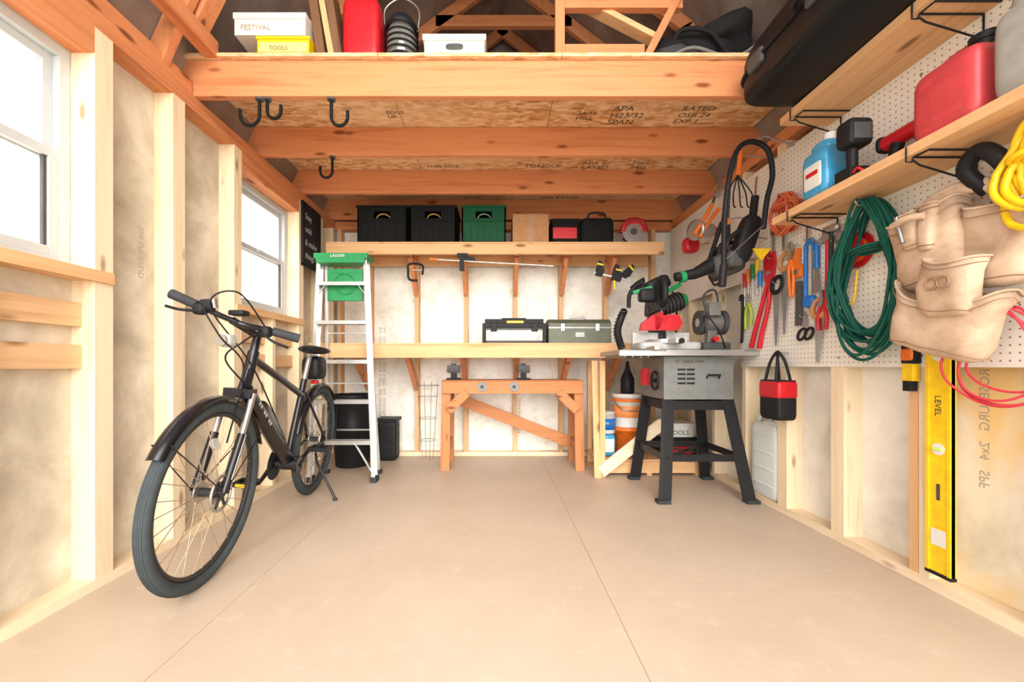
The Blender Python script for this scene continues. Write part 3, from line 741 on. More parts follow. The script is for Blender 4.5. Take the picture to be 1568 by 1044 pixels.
b.done()
b=B('paint_can')
o=(.905,3.38,.313); b.lathe([(.065,0),(.067,.002),(.067,.16),(.070,.16),(.070,.17),(.06,.17),(.06,.165)],o,PAPER); b.lathe([(.0675,.03),(.0685,.03),(.0685,.12),(.0675,.12)],o,BLUE)
b.tube([(.84,3.38,.46),(.86,3.31,.40),(.95,3.31,.40),(.97,3.38,.46)],.003,STEEL,6,sp=5); b.done()
b=B('squeeze_bottle')
b.lathe([(.05,0),(.055,.01),(.055,.12),(.02,.20),(.012,.26),(.0,.27)],(1.09,3.42,.633),BLACK); b.done()
b=B('storage_box')
b.box(1.32,1.60,3.28,3.50,.13,.27,BLACK); b.box(1.31,1.61,3.27,3.51,.27,.29,BLACK); b.box(1.33,1.58,3.29,3.49,.291,.38,WHITE); b.box(1.32,1.59,3.28,3.50,.38,.40,WHITE)
b.text('TOOLS',.05,(1.38,3.2885,.31),(1,0,0),(0,0,1),INK); b.box(1.36,1.56,3.277,3.281,.16,.22,RED); b.done(.003)
b=B('water_jug')
b.sq((1.715,2.585,.27),(.042,.125,.232),TRANSP,.25); b.sq((1.715,2.55,.49),(.03,.08,.03),TRANSP,.6); b.cyl((1.715,2.50,.50),(1.715,2.50,.545),.022,WHITE); b.ring((1.715,2.50,.53),(0,0,1),.023,.003,LGREY,n=20,seg=5)
for z in (.12,.22,.32,.42): b.sq((1.713,2.585,z),(.045,.118,.010),TRANSP,.4)
b.tube([(1.715,2.55,.50),(1.715,2.59,.545),(1.715,2.66,.545),(1.715,2.69,.47)],.011,TRANSP,10,sp=5); b.done()

# ================================================================ RIGHT WALL SHELVES
def shelf(name,y0,y1,z,br_):
    b=B(name); b.box(1.42,XR-.006,y0,y1,z,z+.035,brd('Y'))
    for y in br_:
        b.tube([(XR-.012,y,z-.004),(1.44,y,z-.004),(1.435,y,z-.012),(1.46,y,z-.03),(XR-.012,y,z-.09),(XR-.012,y,z-.004)],.0035,BLACK,6)
        b.tube([(1.44,y,z-.004),(1.44,y-.05,z-.004),(XR-.012,y-.05,z-.004)],.0035,BLACK,6); b.tube([(1.436,y,z-.02),(1.414,y,z-.02),(1.414,y,z+.03)],.003,BLACK,6)
    b.done(.002)
shelf('wood_shelf',.5,2.12,1.583,(.9,1.42,2.0)); shelf('wood_shelf',.5,2.06,2.06,(.9,1.40,1.98))
ZS=1.619; ZU=2.096
b=B('hard_case')
CB=P('case_black',(.010,.011,.012),.45)
b.sq((1.375,1.50,ZU+.135),(.205,.54,.133),CB,.34)
b.tube([(1.375+.208*se(math.cos(t),.34),1.50+.543*se(math.sin(t),.34),ZU+.14) for t in [2*math.pi*i/64 for i in range(64)]],.010,CB,8,closed=True)
for y in (1.15,1.5,1.85): b.sq((1.168,y,ZU+.135),(.012,.05,.035),GREYD,.3)
for y in (1.3,1.68): b.sq((1.185,y,ZU+.05),(.012,.09,.025),CB,.4)
b.tube([(1.165,1.42,ZU+.14),(1.13,1.44,ZU+.14),(1.13,1.56,ZU+.14),(1.165,1.58,ZU+.14)],.012,CB,10,sp=4)
b.done()
b=B('duffel_bag')
FAB=P('black_fabric',(.018,.018,.020),.85)
b.sq((1.20,2.50,2.61),(.30,.24,.14),FAB,.6,amp=.06,fr=5); b.sq((1.02,2.38,2.53),(.17,.18,.07),P('grey_fabric',(.07,.065,.07),.9),.6,amp=.05,fr=7)
b.sq((1.28,2.40,2.70),(.17,.20,.08),FAB,.6,amp=.06,fr=7); b.sq((.98,2.36,2.60),(.10,.12,.07),FAB,.7,amp=.05,fr=9)
b.tube([(.95,2.28,2.56),(1.0,2.24,2.68),(1.15,2.22,2.66),(1.25,2.22,2.54)],.012,FAB,8,sp=6)
b.tube([(.9,2.22,2.50),(1.05,2.2,2.56),(1.25,2.19,2.50),(1.4,2.2,2.58)],.009,P('strap_grey',(.2,.2,.2),.8),8,sp=6); b.done()

# items on lower right shelf
b=B('washer_fluid_jug')
c=Vector((1.50,1.87,ZS))
b.sq(c+Vector((0,0,.11)),(.065,.075,.11),LBLUE,.35); b.sq(c+Vector((0,0,.225)),(.045,.055,.035),LBLUE,.7); b.cyl(c+Vector((0,-.02,.235)),c+Vector((0,-.02,.285)),.022,WHITE)
b.sq(c+Vector((-.001,0,.10)),(.067,.055,.06),PAPER,.2); b.sq(c+Vector((-.002,0,.11)),(.068,.04,.012),RED,.2); b.tube([c+Vector((0,.03,.235)),c+Vector((0,.06,.25)),c+Vector((0,.075,.20)),c+Vector((0,.07,.13))],.014,LBLUE,10,sp=5)
b.done()
b=B('work_light'); c=Vector((1.47,1.70,ZS))
b.box(c.x-.04,c.x+.04,c.y-.04,c.y+.04,c.z,c.z+.05,BLACK); b.tube([c+Vector((0,0,.05)),c+Vector((0,0,.14))],.02,BLACK,12); b.sq(c+Vector((0,-.01,.19)),(.05,.04,.055),BLACK,.35); b.box(c.x-.035,c.x+.035,c.y-.052,c.y-.048,c.z+.155,c.z+.22,GREYD)
b.tube([c+Vector((-.03,-.04,.02)),c+Vector((-.03,-.06,.03)),c+Vector((-.02,-.08,.008)),c+Vector((.03,-.07,.006))],.005,RED,8,sp=5); b.done(.003)
b=B('cordless_drill')
def drill(b,c,m):
    b.tube([c+Vector((0,.10,.14)),c+Vector((0,-.04,.14))],.030,m,16); b.tube([c+Vector((0,-.04,.14)),c+Vector((0,-.09,.14))],[.024,.012],BLACK,14)
    b.tube([c+Vector((0,.05,.13)),c+Vector((0,.075,.05))],[.024,.019],BLACK,12); b.sq(c+Vector((0,.06,.025)),(.034,.05,.024),BLACK,.3); b.box(c.x-.035,c.x+.035,c.y+.015,c.y+.105,.040+c.z,c.z+.048,m)
    b.sq(c+Vector((0,.11,.14)),(.033,.012,.033),BLACK,.6)
drill(b,Vector((1.585,1.57,ZS)),RED); b.done(.002)
def gascan(name,c,sx,sy,sz,m):
    b=B(name); c=Vector(c)
    b.sq(c+Vector((0,0,sz/2)),(sx/2,sy/2,sz/2),m,.32,nu=44,nv=26); b.sq(c+Vector((0,0,sz*.92)),(sx*.36,sy*.40,sz*.12),m,.5)
    for z in (.25,.65): b.sq(c+Vector((0,0,sz*z)),(sx*.508,sy*.40,sz*.10),m,.3)
    b.cyl(c+Vector((0,sy*-.25,sz*.95)),c+Vector((0,sy*-.25,sz*1.12)),.032,BLACK,seg=20); b.cyl(c+Vector((0,sy*-.25,sz*1.08)),c+Vector((0,sy*-.25,sz*1.17)),.036,BLACK,seg=16)
    b.tube([c+Vector((0,-sy*.12,sz*1.0)),c+Vector((0,-sy*.06,sz*1.11)),c+Vector((0,sy*.28,sz*1.10)),c+Vector((0,sy*.36,sz*.96))],.016,m,12,sp=6)
    b.done()
gascan('gas_can',(1.53,1.34,ZS),.17,.205,.235,REDC)
b=B('antifreeze_bottle'); c=Vector((1.50,1.13,ZS))
GB=P('grey_bottle',(.34,.34,.315),.35)
b.sq(c+Vector((0,0,.13)),(.05,.08,.13),GB,.35); b.sq(c+Vector((0,.0,.26)),(.04,.055,.05),GB,.7); b.cyl(c+Vector((0,.03,.28)),c+Vector((0,.03,.33)),.02,BLACK); b.tube([c+Vector((0,-.03,.27)),c+Vector((0,-.075,.25)),c+Vector((0,-.078,.15))],.014,GB,10,sp=5)
b.done()

# ================================================================ PEGBOARD TOOLS
PX=1.648
def hook(b,y,z): b.tube([(XR-.005,y,z),(PX-.02,y,z),(PX-.028,y,z+.012)],.0025,STEEL,6)
b=B('bolt_cutter'); hook(b,2.46,1.50)
b.tube([(PX,2.50,1.36),(PX,2.56,1.22),(PX,2.62,1.08),(PX,2.66,.98)],[.012,.012,.014,.015],RED,12,sp=4); b.tube([(PX,2.47,1.36),(PX,2.50,1.2),(PX,2.55,1.07),(PX,2.58,.97)],[.012,.012,.014,.015],RED,12,sp=4)
b.prism([(2.44,1.54),(2.47,1.50),(2.49,1.56),(2.53,1.50),(2.52,1.38),(2.49,1.34),(2.45,1.38),(2.43,1.48)],(PX,0,0),(0,1,0),(0,0,1),.016,RED); b.cyl((PX-.015,2.48,1.42),(PX+.012,2.48,1.42),.016,STEEL); b.done()
def saw(y,z,m,L=.38,tip=.02,m2=STEEL):
    b=B('hand_saw'); hook(b,y,z+.045)
    b.prism([(y-.035,z),(y+.035,z),(y+tip,z-L),(y,z-L)],(PX,0,0),(0,1,0),(0,0,1),.002,m2)
    b.ring((PX,y,z+.035),(1,0,0),.042,.012,m,n=20,sy=1.2); b.box(PX-.01,PX+.01,y-.03,y+.03,z-.015,z+.005,m); b.done(.002)
saw(2.345,1.42,DWOOD); saw(2.415,1.30,BLACK,.32); saw(2.10,1.12,DWOOD,.24)
b=B('channel_pliers'); hook(b,2.29,1.53)
b.tube([(PX-.012,2.29,1.46),(PX-.012,2.30,1.36),(PX-.012,2.285,1.24)],.009,ORNG,10,sp=4); b.tube([(PX-.012,2.29,1.46),(PX-.012,2.265,1.36),(PX-.012,2.27,1.25)],.009,ORNG,10,sp=4); b.prism([(2.27,1.45),(2.31,1.45),(2.305,1.54),(2.28,1.55)],(PX-.012,0,0),(0,1,0),(0,0,1),.012,STEEL); b.done()
b=B('pipe_wrench'); hook(b,2.25,1.52)
b.prism([(2.225,1.32),(2.255,1.32),(2.26,1.08),(2.22,1.08)],(PX,0,0),(0,1,0),(0,0,1),.018,GREYD); b.prism([(2.205,1.34),(2.275,1.34),(2.285,1.42),(2.255,1.50),(2.235,1.50),(2.245,1.42),(2.205,1.40)],(PX,0,0),(0,1,0),(0,0,1),.02,ORNG); b.cyl((PX-.02,2.24,1.37),(PX+.01,2.24,1.37),.014,STEEL); b.done(.002)
b=B('hacksaw'); hook(b,2.17,1.52)
b.tube([(PX,2.19,1.50),(PX,2.19,1.20),(PX,2.15,1.18)],.010,BLUE,10,sp=4); b.tube([(PX,2.19,1.50),(PX,2.15,1.52),(PX,2.135,1.46)],.010,BLUE,10,sp=4); b.box(PX-.001,PX+.001,2.14,2.152,1.18,1.50,STEEL)
b.sq((PX,2.165,1.20),(.016,.04,.03),BLUE,.6); b.done()
b=B('caulk_knife'); hook(b,2.115,1.50); b.tube([(PX,2.115,1.49),(PX,2.115,1.36)],[.012,.014],BLUE,12); b.prism([(2.10,1.36),(2.13,1.36),(2.14,1.24),(2.09,1.24)],(PX,0,0),(0,1,0),(0,0,1),.002,STEEL); b.done()
def hammer(y,z,m,L=.32):
    b=B('claw_hammer'); b.tube([(PX,y,z),(PX,y,z-L*.5),(PX,y,z-L)],[.011,.012,.016],m,12)
    b.cyl((PX,y-.02,z),(PX,y-.055,z),.014,STEEL,r1=.017); b.box(PX-.014,PX+.014,y-.022,y+.022,z-.018,z+.018,STEEL); b.tube([(PX,y+.02,z+.004),(PX,y+.04,z),(PX,y+.055,z-.025)],[.014,.010,.004],STEEL,10,sp=3)
    hook(b,y+.024,z-.025); b.done()
hammer(2.045,1.50,RED,.34); hammer(1.97,1.48,DWOOD,.31)
b=B('ball_peen_hammer'); b.tube([(PX-.02,2.0,1.515),(PX-.02,2.0,1.20)],[.009,.014],DARK,12); b.sq((PX-.02,2.0,1.525),(.016,.05,.018),STEEL,.6); b.tube([(XR-.005,2.0,1.49),(PX-.02,2.0,1.49)],.003,STEEL,6); b.done()
b=B('pliers'); hook(b,2.07,1.22)
b.tube([(PX-.01,2.075,1.17),(PX-.01,2.095,1.11),(PX-.01,2.09,1.04)],.009,RED,10,sp=4); b.tube([(PX-.01,2.065,1.17),(PX-.01,2.04,1.11),(PX-.01,2.045,1.04)],.009,RED,10,sp=4); b.cyl((PX-.02,2.07,1.175),(PX,2.07,1.175),.016,STEEL); b.prism([(2.055,1.18),(2.085,1.18),(2.077,1.24),(2.063,1.24)],(PX-.01,0,0),(0,1,0),(0,0,1),.012,STEEL); b.done()
b=B('tin_snips'); hook(b,2.20,1.12)
b.ring((PX,2.17,1.03),(1,0,0),.022,.007,BLACK,n=20,sy=1.6); b.ring((PX,2.22,1.03),(1,0,0),.022,.007,BLACK,n=20,sy=1.6); b.prism([(2.175,1.07),(2.215,1.07),(2.20,1.15),(2.19,1.15)],(PX,0,0),(0,1,0),(0,0,1),.008,STEEL); b.done()
b=B('screwdriver_set')
for i,(y,m) in enumerate(((2.60,YEL),(2.645,GREEN),(2.69,ORNG),(2.73,RED),(2.57,BLUE))):
    z=1.53-.02*i; b.tube([(PX,y,z),(PX,y,z-.09)],[.014,.012],m,12); b.tube([(PX,y,z-.09),(PX,y,z-.22)],.004,STEEL,8); hook(b,y,z-.1)
b.done()
b=B('garden_shears'); hook(b,2.69,1.30)
b.tube([(PX,2.69,1.27),(PX,2.72,1.20),(PX,2.72,1.10)],.010,P('lime_grip',(.35,.45,.04),.5),10,sp=4); b.tube([(PX,2.69,1.27),(PX,2.66,1.20),(PX,2.665,1.12)],.010,P('lime_grip',(.35,.45,.04),.5),10,sp=4); b.prism([(2.675,1.27),(2.705,1.27),(2.695,1.37)],(PX,0,0),(0,1,0),(0,0,1),.006,STEEL); b.done()
b=B('pry_bar'); hook(b,2.77,1.31); b.tube([(PX,2.785,1.30),(PX,2.77,1.33),(PX,2.755,1.30),(PX,2.76,1.05),(PX,2.77,1.02)],.009,BLACK,10,sp=4); b.done()
for y,z,m in ((2.18,1.73,GREYD),(2.36,1.74,BLACK),(2.45,1.72,DWOOD)):
    b=B('file_tool'); hook(b,y,z); b.tube([(PX,y,z+.02),(PX,y,z-.08)],[.011,.014],m,12); b.box(PX-.002,PX+.002,y-.009,y+.009,z-.22,z-.08,STEEL); b.done()
b=B('cord_reel'); c=Vector((PX-.0,1.885,1.39))
b.cyl(c+Vector((.012,0,0)),c+Vector((.005,0,0)),.082,RED,seg=36); b.cyl(c+Vector((-.030,0,0)),c+Vector((-.036,0,0)),.075,RED,seg=36); b.cyl(c+Vector((.01,0,0)),c+Vector((-.03,0,0)),.055,ORNG,seg=30); b.cyl(c+Vector((-.036,0,0)),c+Vector((-.045,0,0)),.02,BLACK)
b.text('50FT',.03,c+Vector((-.0365,.035,.03)),(0,-1,0),(0,0,1),WHITE)
b.tube([c+Vector((-.02,-.03,-.03)),c+Vector((-.03,.01,-.12)),c+Vector((-.02,.03,-.22)),c+Vector((-.03,-.02,-.24)),c+Vector((-.02,-.03,-.10))],.005,YEL,8,sp=7); b.cyl(c+Vector((.012,0,.0)),(XR-.005,c.y,c.z),.01,STEEL); b.done()
def coil(name,c,ry,rz,n,r,m,sp_=.03):
    b=B(name); c=Vector(c)
    for k in range(n):
        pts=[]; a=random.uniform(.82,1.05); q=random.uniform(.82,1.04); oy=random.uniform(-.02,.02); ox=random.uniform(0,sp_); ph=random.random()*6
        for i in range(14):
            t=2*math.pi*i/14; w=1+.09*math.sin(3*t+ph)
            squeeze=.45+.55*min(1,max(0,(1-math.sin(t))*.9))
            pts.append(c+Vector((-ox-.012*math.sin(2*t+ph)-.006,ry*a*w*math.cos(t)*squeeze+oy,rz*(math.sin(t)*q+(1-q)))))
        b.tube(pts,r,m,8,closed=True,sp=4)
    b.tube([(XR-.005,c.y,c.z+rz*.93),(c.x-sp_-.02,c.y,c.z+rz*.93),(c.x-sp_-.03,c.y,c.z+rz*.98)],.004,STEEL,6)
    if n>4:
        for k in range(3): b.ring(c+Vector((-sp_*.5,0,rz*(.35+.02*k))),(0,.2,1),.028+.01*k,r*.9,m,n=24,seg=6,sy=1.5)
    b.done()
coil('extension_cord',(1.625,1.75,1.228),.17,.34,17,.0065,DGREEN,.07)
coil('orange_cord',(1.63,2.27,1.70),.08,.11,11,.006,P('orange_cord',(.62,.12,.045),.5),.05)
coil('yellow_extension_cord',(1.575,1.15,1.41),.085,.145,9,.010,YEL,.06)
coil('red_cable',(1.60,1.27,.89),.155,.15,4,.004,P('red_cable',(.66,.045,.07),.4),.03)
coil('wire_coil',(1.63,2.98,1.58),.10,.13,6,.005,BLACK,.03)

# tool belt
b=B('tool_belt')
def pouch(c,wy,dx,h,rotx=0,m=TAN,flare=1.15,rim=True,sag=.0):
    c=Vector(c); Rm=Matrix.Rotation(rotx,3,'X'); n=36
    def sec(z,sy,sx,off=0):
        out=[]
        for k in range(n):
            a=2*math.pi*k/n; y=wy*sy*se(math.cos(a),.6); x=-dx*sx*se(math.sin(a),.7)
            zz=z-(sag*(1-(y/wy)**2) if z>h*.2 else 0)*(1 if math.sin(a)>0 else .2)
            p=Vector((x-off,y,zz)); p+=Vector(noise.noise_vector((p+c)*11))*.011
            out.append(c+Rm@p)
        return out
    S=[sec(-h*.5,.50,.40),sec(-h*.48,.74,.70),sec(-h*.42,.90,.92),sec(-h*.25,.97,1.05),sec(-h*.02,1,1.0),sec(h*.25,1.0,.96),sec(h*.5,flare*.93,1.15),sec(h*.505,flare*.88,1.02),sec(h*.3,.90,.82),sec(-h*.2,.85,.7)]
    b.loft(S,m)
    if rim:
        b.tube(S[6],.0045,m,6,closed=True)
        b.tube([p*.999+Vector((-.002,0,0)) for p in sec(h*.40,flare*.925,1.10)],.0016,TAND,5,closed=True)
        b.tube(sec(-h*.40,.915,.96),.0022,TAND,5,closed=True)
pouch((1.55,1.46,1.27),.115,.055,.27,R(-8),sag=.03)
pouch((1.495,1.485,1.34),.032,.022,.13,R(-4)); pouch((1.495,1.425,1.335),.026,.022,.15,R(4)); 
pouch((1.53,1.41,1.01),.155,.06,.22,R(16),sag=.05,flare=1.25)
pouch((1.48,1.345,1.12),.085,.040,.19,R(10),sag=.015,flare=1.05)
pouch((1.57,1.28,1.24),.095,.045,.26,R(6),sag=.02)
for o_ in (0,.018):
    b.tube([(1.58,1.55,1.39-o_),(1.54,1.47,1.435-o_),(1.55,1.40,1.46-o_),(1.57,1.32,1.45-o_),(1.57,1.26,1.39-o_)],[.014,.016,.016,.016,.014],TAN,10,sp=6)
b.tube([(1.58,1.32,1.42),(1.54,1.35,1.50),(1.53,1.30,1.54),(1.54,1.25,1.48),(1.58,1.24,1.38)],[.022,.025,.022],BLACK,12,sp=6)
b.tube([(1.465,1.52,1.375),(1.45,1.46,1.38),(1.465,1.41,1.375)],.012,TAN,10,sp=5)
b.tube([(1.462,1.505,1.40),(1.456,1.475,1.30)],.007,STEEL,8)
b.ring((1.437,1.36,1.13),(1,0,0),.018,.003,TAND,n=24,seg=6); b.ring((1.437,1.325,1.13),(1,0,0),.018,.003,TAND,n=24,seg=6)
b.tube([(XR-.005,1.36,1.44),(1.58,1.36,1.455)],.006,STEEL,8)
b.done()

# hanging bag on stud
b=B('small_tool_tote')
c=Vector((1.60,2.34,.68))
b.sq(c+Vector((0,0,-.02)),(.055,.085,.105),BLACK,.25); b.sq(c+Vector((0,0,.045)),(.058,.088,.05),RED,.25); b.box(c.x-.05,c.x+.05,c.y-.075,c.y+.075,c.z+.09,c.z+.10,BLACK)
for k in(-.045,.045): b.tube([c+Vector((k,-.05,.06)),c+Vector((k*.5,-.03,.20)),c+Vector((0,0,.26)),c+Vector((k*.5,.03,.20)),c+Vector((k,.05,.06))],.008,BLACK,8,sp=6)
b.tube([(XR-.005,2.34,.935),(1.60,2.34,.935),(1.595,2.34,.95)],.004,STEEL,6); b.done(.002)
# spirit level
b=B('spirit_level')
x0,x1=1.642,1.664; ya,yb=1.488,1.575; z0,z1=.09,.97
b.box(x0+.004,x1-.004,ya,yb,z0,z1,YEL); b.box(x0,x1,ya,ya+.012,z0,z1,YEL); b.box(x0,x1,yb-.012,yb,z0,z1,YEL)
b.box(x0-.001,x1,ya-.002,yb+.002,z1,z1+.015,BLACK); b.box(x0-.001,x1,ya-.002,yb+.002,z0-.012,z0,BLACK)
for z in(.55,.90): b.cyl((x0+.001,(ya+yb)/2,z),(x0+.006,(ya+yb)/2,z),.022,PAPER,seg=24); b.cyl((x0,ya+.030,z),(x0,yb-.030,z),.006,P('vial',(.6,.85,.15),.2))
b.box(x0+.001,x0+.0045,ya+.018,yb-.018,.19,.25,PAPER); b.box(x0+.001,x0+.0045,ya+.038,yb-.038,.36,.42,INK)
b.text('LEVEL',.03,(x0+.0035,(ya+yb)/2+.012,.75),(0,0,-1),(0,-1,0),INK)
b.tube([(1.672,1.53,.975),(1.65,1.53,.988),(1.645,1.53,.98)],.004,STEEL,6); b.done(.0015)
b=B('tape_measure'); b.box(1.632,1.664,1.61,1.66,.87,.95,BLACK); b.sq((1.636,1.635,.905),(.010,.024,.024),ORNG,.4); b.box(1.630,1.66,1.612,1.655,.80,.868,YEL); b.box(1.628,1.66,1.62,1.65,.76,.80,BLACK); b.tube([(1.672,1.635,.94),(1.65,1.635,.965),(1.648,1.635,.95)],.004,STEEL,6); b.done(.002)

# far tools hanging near the shelf end
b=B('bow_saw'); y=2.28
b.tube([(1.26,y,1.42),(1.27,y,1.75),(1.32,y,2.02),(1.40,y,2.10),(1.50,y,2.06),(1.53,y,1.92),(1.50,y,1.78),(1.48,y,1.62)],.014,BLACK,12,sp=8)
b.tube([(1.26,y,1.42),(1.25,y,1.30)],.02,BLACK,12); b.beam((1.27,y,1.45),(1.48,y,1.64),.002,.022,STEEL,up=(0,1,0)); b.tube([(1.40,y,2.10),(1.50,y+.01,2.14),(1.664,y+.02,2.09)],.005,STEEL,6); b.done()
b=B('loppers')
b.tube([(1.55,2.95,2.02),(1.50,2.95,1.93),(1.42,2.95,1.80)],.014,ORNG,10,sp=3); b.tube([(1.60,2.95,1.99),(1.53,2.95,1.90),(1.46,2.95,1.78)],.014,ORNG,10,sp=3)
b.tube([(1.55,2.95,2.02),(1.58,2.96,2.10)],.010,GREYD,8); b.prism([(1.55,2.08),(1.60,2.06),(1.64,2.15),(1.61,2.20)],(0,2.95,0),(1,0,0),(0,0,1),.012,STEEL); b.tube([(1.58,2.96,2.08),(1.664,2.96,2.09)],.004,STEEL,6); b.done()
b=B('hedge_shears')
for s_ in(-1,1):
    b.tube([(1.50+.02*s_,2.70,1.80),(1.47+.05*s_,2.70,1.62),(1.44+.06*s_,2.70,1.50)],.014,BLACK,10,sp=3); b.prism([(1.50,1.80),(1.50+.03*s_,1.80),(1.53+.015*s_,2.08)],(0,2.70+.006*s_,0),(1,0,0),(0,0,1),.004,GREYD)
b.cyl((1.505,2.68,1.80),(1.505,2.72,1.80),.022,ORNG); b.tube([(1.51,2.72,1.82),(1.60,2.72,1.84),(1.664,2.72,1.83)],.005,STEEL,6); b.done()
b=B('reciprocating_saw'); c=Vector((1.50,2.48,1.62))
b.sq(c,(.055,.05,.15),BLACK,.5,rot=Matrix.Rotation(R(18),3,'Y')); b.sq(c+Vector((-.07,0,-.12)),(.045,.04,.05),GREYD,.5); b.tube([c+Vector((.045,0,.13)),c+Vector((.06,0,.26))],.022,BLACK,12); b.beam(c+Vector((.06,0,.26)),c+Vector((.07,0,.38)),.002,.02,STEEL)
b.prism([(-.01,-.02),(.10,-.02),(.04,-.09)],c+Vector((.02,-.055,-.05)),(1,0,0),(0,0,1),.01,YEL); b.tube([c+Vector((-.06,0,-.13)),c+Vector((-.11,0,-.02)),c+Vector((-.04,0,.05))],.016,BLACK,10,sp=4)
b.tube([c+Vector((.05,.0,.02)),c+Vector((.165,.05,.02))],.006,STEEL,6); b.done()
b=B('hand_rake'); 
for i in range(5): b.tube([(1.42,2.42,1.98),(1.36+.035*i,2.42,1.88),(1.35+.04*i,2.41,1.80),(1.35+.04*i,2.39,1.78)],.004,BLACK,6,sp=3)
b.tube([(1.42,2.42,1.98),(1.44,2.42,2.12)],.013,ORNG,10); b.tube([(1.44,2.42,2.10),(1.664,2.44,2.09)],.004,STEEL,6); b.done()
b=B('leaf_blower'); b.M=Matrix.Translation((.03,.0,.04))
b.tube([(1.10,2.60,1.38),(1.22,2.60,1.40),(1.34,2.60,1.46)],[.028,.034,.05],BLACK,16); b.sq((1.42,2.60,1.46),(.10,.07,.075),GREYD,.55,rot=Matrix.Rotation(R(-20),3,'Y'))
b.tube([(1.36,2.58,1.50),(1.38,2.57,1.58),(1.47,2.57,1.58),(1.50,2.58,1.50)],.014,BLACK,10,sp=5); b.cyl((1.42,2.52,1.46),(1.42,2.54,1.46),.045,BLACK); b.cyl((1.13,2.60,1.378),(1.16,2.60,1.385),.036,GREEN)
b.tube([(1.48,2.62,1.48),(1.634,2.62,1.50)],.008,STEEL,6); b.done()
b=B('work_lamp'); b.lathe([(.03,0),(.05,.02),(.05,.10),(.075,.16),(.075,.17),(.06,.17)],(1.60,3.05,1.86),STEEL,axis=(-1,-.4,-.1)); b.cyl((1.60,3.05,1.86),(1.655,3.07,1.86),.03,RED); b.sq((1.52,3.22,1.80),(.06,.05,.06),RED,.6); b.tube([(1.52,3.22,1.80),(1.664,3.22,1.82)],.006,STEEL,6); b.done()

# ================================================================ hooks, chalkboard
def jhook(x,y,s,dx=1,L=.05):
    b=B('utility_hook'); z=2.232-L
    pts=[(x,y,2.234),(x,y,z)]+[(x+dx*s*(1-math.cos(R(a))),y,z-s*1.1*math.sin(R(a))) for a in range(10,181,17)]+[(x+dx*2*s,y,z+.03)]
    b.tube(pts,.0085,CRATE,10); b.cyl((x,y,2.2345),(x,y,2.226),.02,GREYD); b.done()
jhook(-.85,2.12,.042,1,.09); jhook(-1.22,2.12,.050,-1,.08); jhook(-1.18,2.12,.035,1,.06)
jhook(-1.08,2.71,.040,-1,.09)
b=B('chalkboard')
b.box(-1.538,-1.528,3.25,3.56,1.67,2.15,SLATE); 
for a in((3.24,3.25,1.66,2.16),(3.56,3.57,1.66,2.16)): b.box(-1.539,-1.522,a[0],a[1],a[2],a[3],BLACK)
b.box(-1.539,-1.522,3.24,3.57,1.655,1.67,BLACK); b.box(-1.539,-1.522,3.24,3.57,2.15,2.165,BLACK)
for i,t in enumerate(('Stay','wild','& make','things')): b.text(t,.07,(-1.5275,3.29,2.04-.105*i),(0,1,0),(0,0,1),CHALK)
b.done()

# ================================================================ loft items
Z=2.44
b=B('storage_box')
b.box(-1.22,-.955,2.10,2.36,Z,Z+.095,YEL); b.box(-1.21,-.965,2.098,2.10,Z+.02,Z+.07,P('yellow_label',(.92,.74,.25),.5)); b.box(-1.225,-.95,2.095,2.365,Z+.085,Z+.098,YEL); b.text('TOOLS',.03,(-1.16,2.0975,Z+.03),(1,0,0),(0,0,1),INK,.0003); b.done(.002)
b=B('cardboard_box')
b.box(-1.33,-.97,2.09,2.36,Z+.099,Z+.205,PAPER); b.box(-1.335,-.965,2.085,2.365,Z+.18,Z+.21,PAPER); b.text('FESTIVAL',.038,(-1.30,2.088,Z+.125),(1,0,0),(0,0,1),INKG); b.done(.002)
b=B('wood_offcuts')
b.M=Matrix.Translation((-.89,2.2,Z))
DB=wood('dark_board',(.20,.10,.05),(.10,.05,.03),'Z')
for i,(x,t,w,h,m) in enumerate(((-.02,-8,.045,.46,DB),(.035,-10,.03,.44,brd('Z')),(.07,-9,.04,.40,DB),)):
    q=Vector((math.sin(R(t)),0,math.cos(R(t)))); b.beam(Vector((x,0,.01)),Vector((x,0,.01))+q*h,w,.12,m,up=(0,1,0))
b.done(.002)
gascan('gas_can',(-.71,2.24,Z),.20,.20,.36,RED)
b=B('camping_lantern'); c=Vector((-.51,2.22,Z))
b.lathe([(.09,0),(.095,.01),(.095,.05),(.075,.07),(.07,.07)],c,BLACK); b.lathe([(.07,.07),(.08,.10),(.08,.19),(.07,.22)],c,P('lantern_glass',(.25,.25,.24),.15,.3)); b.lathe([(.085,.22),(.09,.23),(.06,.28),(.02,.30)],c,BLACK)
for z in(.09,.12,.15,.18,.21): b.ring(c+Vector((0,0,z)),(0,0,1),.086,.004,BLACK,n=28,seg=6)
b.tube([c+Vector((-.085,0,.22)),c+Vector((-.09,0,.34)),c+Vector((0,0,.40)),c+Vector((.09,0,.34)),c+Vector((.085,0,.22))],.005,STEEL,8,sp=6); b.done()
b=B('storage_box')
b.box(-.37,-.06,2.11,2.36,Z,Z+.10,PAPER); b.box(-.378,-.052,2.10,2.37,Z+.085,Z+.115,PAPER); b.sq((-.215,2.109,Z+.055),(.045,.004,.016),GREYD,.6); b.done(.003)
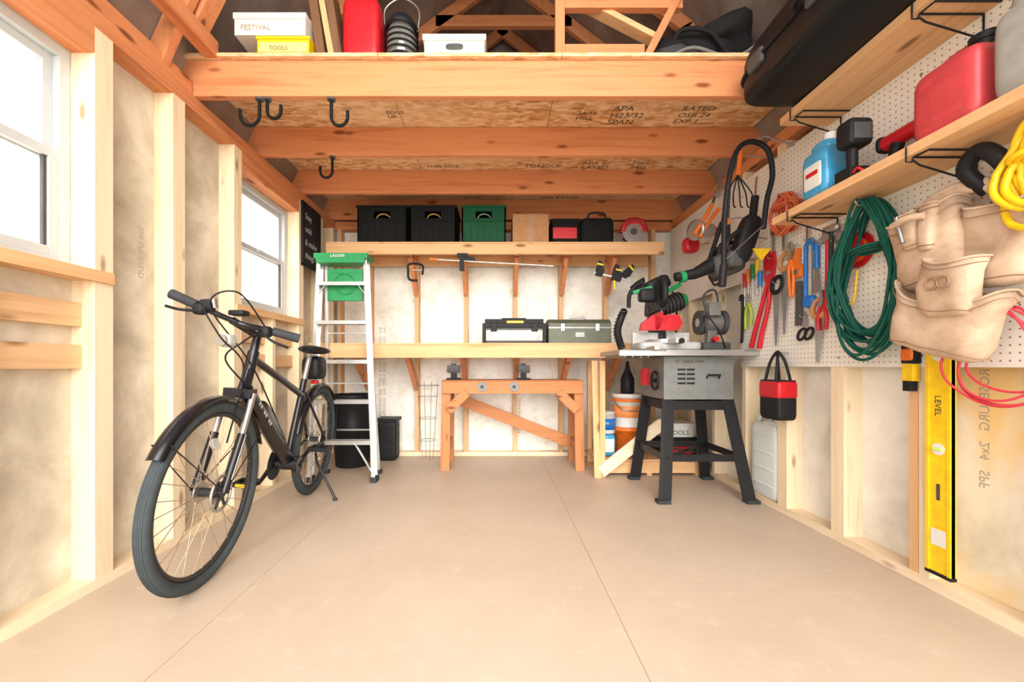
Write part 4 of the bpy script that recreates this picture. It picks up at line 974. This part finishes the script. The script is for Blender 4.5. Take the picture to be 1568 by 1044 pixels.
b=B('yellow_cable'); b.tube([(-.24,2.45,Z+.01),(-.26,2.42,Z+.20),(-.23,2.41,Z+.30),(-.16,2.41,Z+.22),(-.14,2.43,Z+.10),(-.13,2.45,Z+.01)],.007,P('lime_cable',(.65,.75,.05),.4),8,sp=6); b.done()
b=B('spray_can'); b.lathe([(.03,0),(.032,.01),(.032,.17),(.02,.19),(.02,.22),(.018,.22)],(-.33,2.44,Z),BLACK); b.cyl((-.33,2.44,Z+.08),(-.33,2.44,Z+.14),.033,RED); b.done()

# ================================================================ outdoors
b=B('ground')
b.box(-30,30,-30,30,-.30,-.10,P('outdoor_ground',(.62,.58,.50),.9,0,.1,2)); b.done()
b=B('flowering_bush')
LEAF=P('leaf_green',(.20,.30,.12),.7); PINK=P('pink_petal',(.60,.18,.42),.6)
for i in range(260):
    p=Vector((-2.3+random.gauss(0,.16),3.9+random.gauss(0,.3),random.uniform(.2,1.42)))
    b.sq(p,(.035,.05,.03),LEAF if random.random()<.65 else PINK,1,nu=6,nv=4,rot=Matrix.Rotation(random.random()*3,3,'Z'))
for i in range(10): b.tube([(-2.3,3.9,-.1),(-2.3+random.gauss(0,.12),3.9+random.gauss(0,.2),1.35)],.01,LEAF,5)
b.done()

# ================================================================ light + camera
w=bpy.data.worlds.new('World'); bpy.context.scene.world=w; w.use_nodes=True
bg=w.node_tree.nodes['Background']; bg.inputs[0].default_value=(1.0,.99,.97,1); bg.inputs[1].default_value=4.1
def sun(name,rot,st,ang,col):
    l=bpy.data.lights.new(name,'SUN'); l.energy=st; l.angle=R(ang); l.color=col
    o=bpy.data.objects.new(name,l); o.rotation_euler=rot; bpy.context.collection.objects.link(o)
sun('sun',(R(65),0,R(8)),5.2,60,(1,.95,.87))
bpy.context.scene.view_settings.view_transform='Standard'
cam=bpy.data.cameras.new('camera'); cam.sensor_width=36; cam.lens=36*630/1568; cam.shift_x=24/1568; cam.shift_y=38/1568; cam.clip_start=.02
co=bpy.data.objects.new('camera',cam); co.location=(0,0,.86); co.rotation_euler=(R(90),0,0); bpy.context.collection.objects.link(co)
bpy.context.scene.camera=co
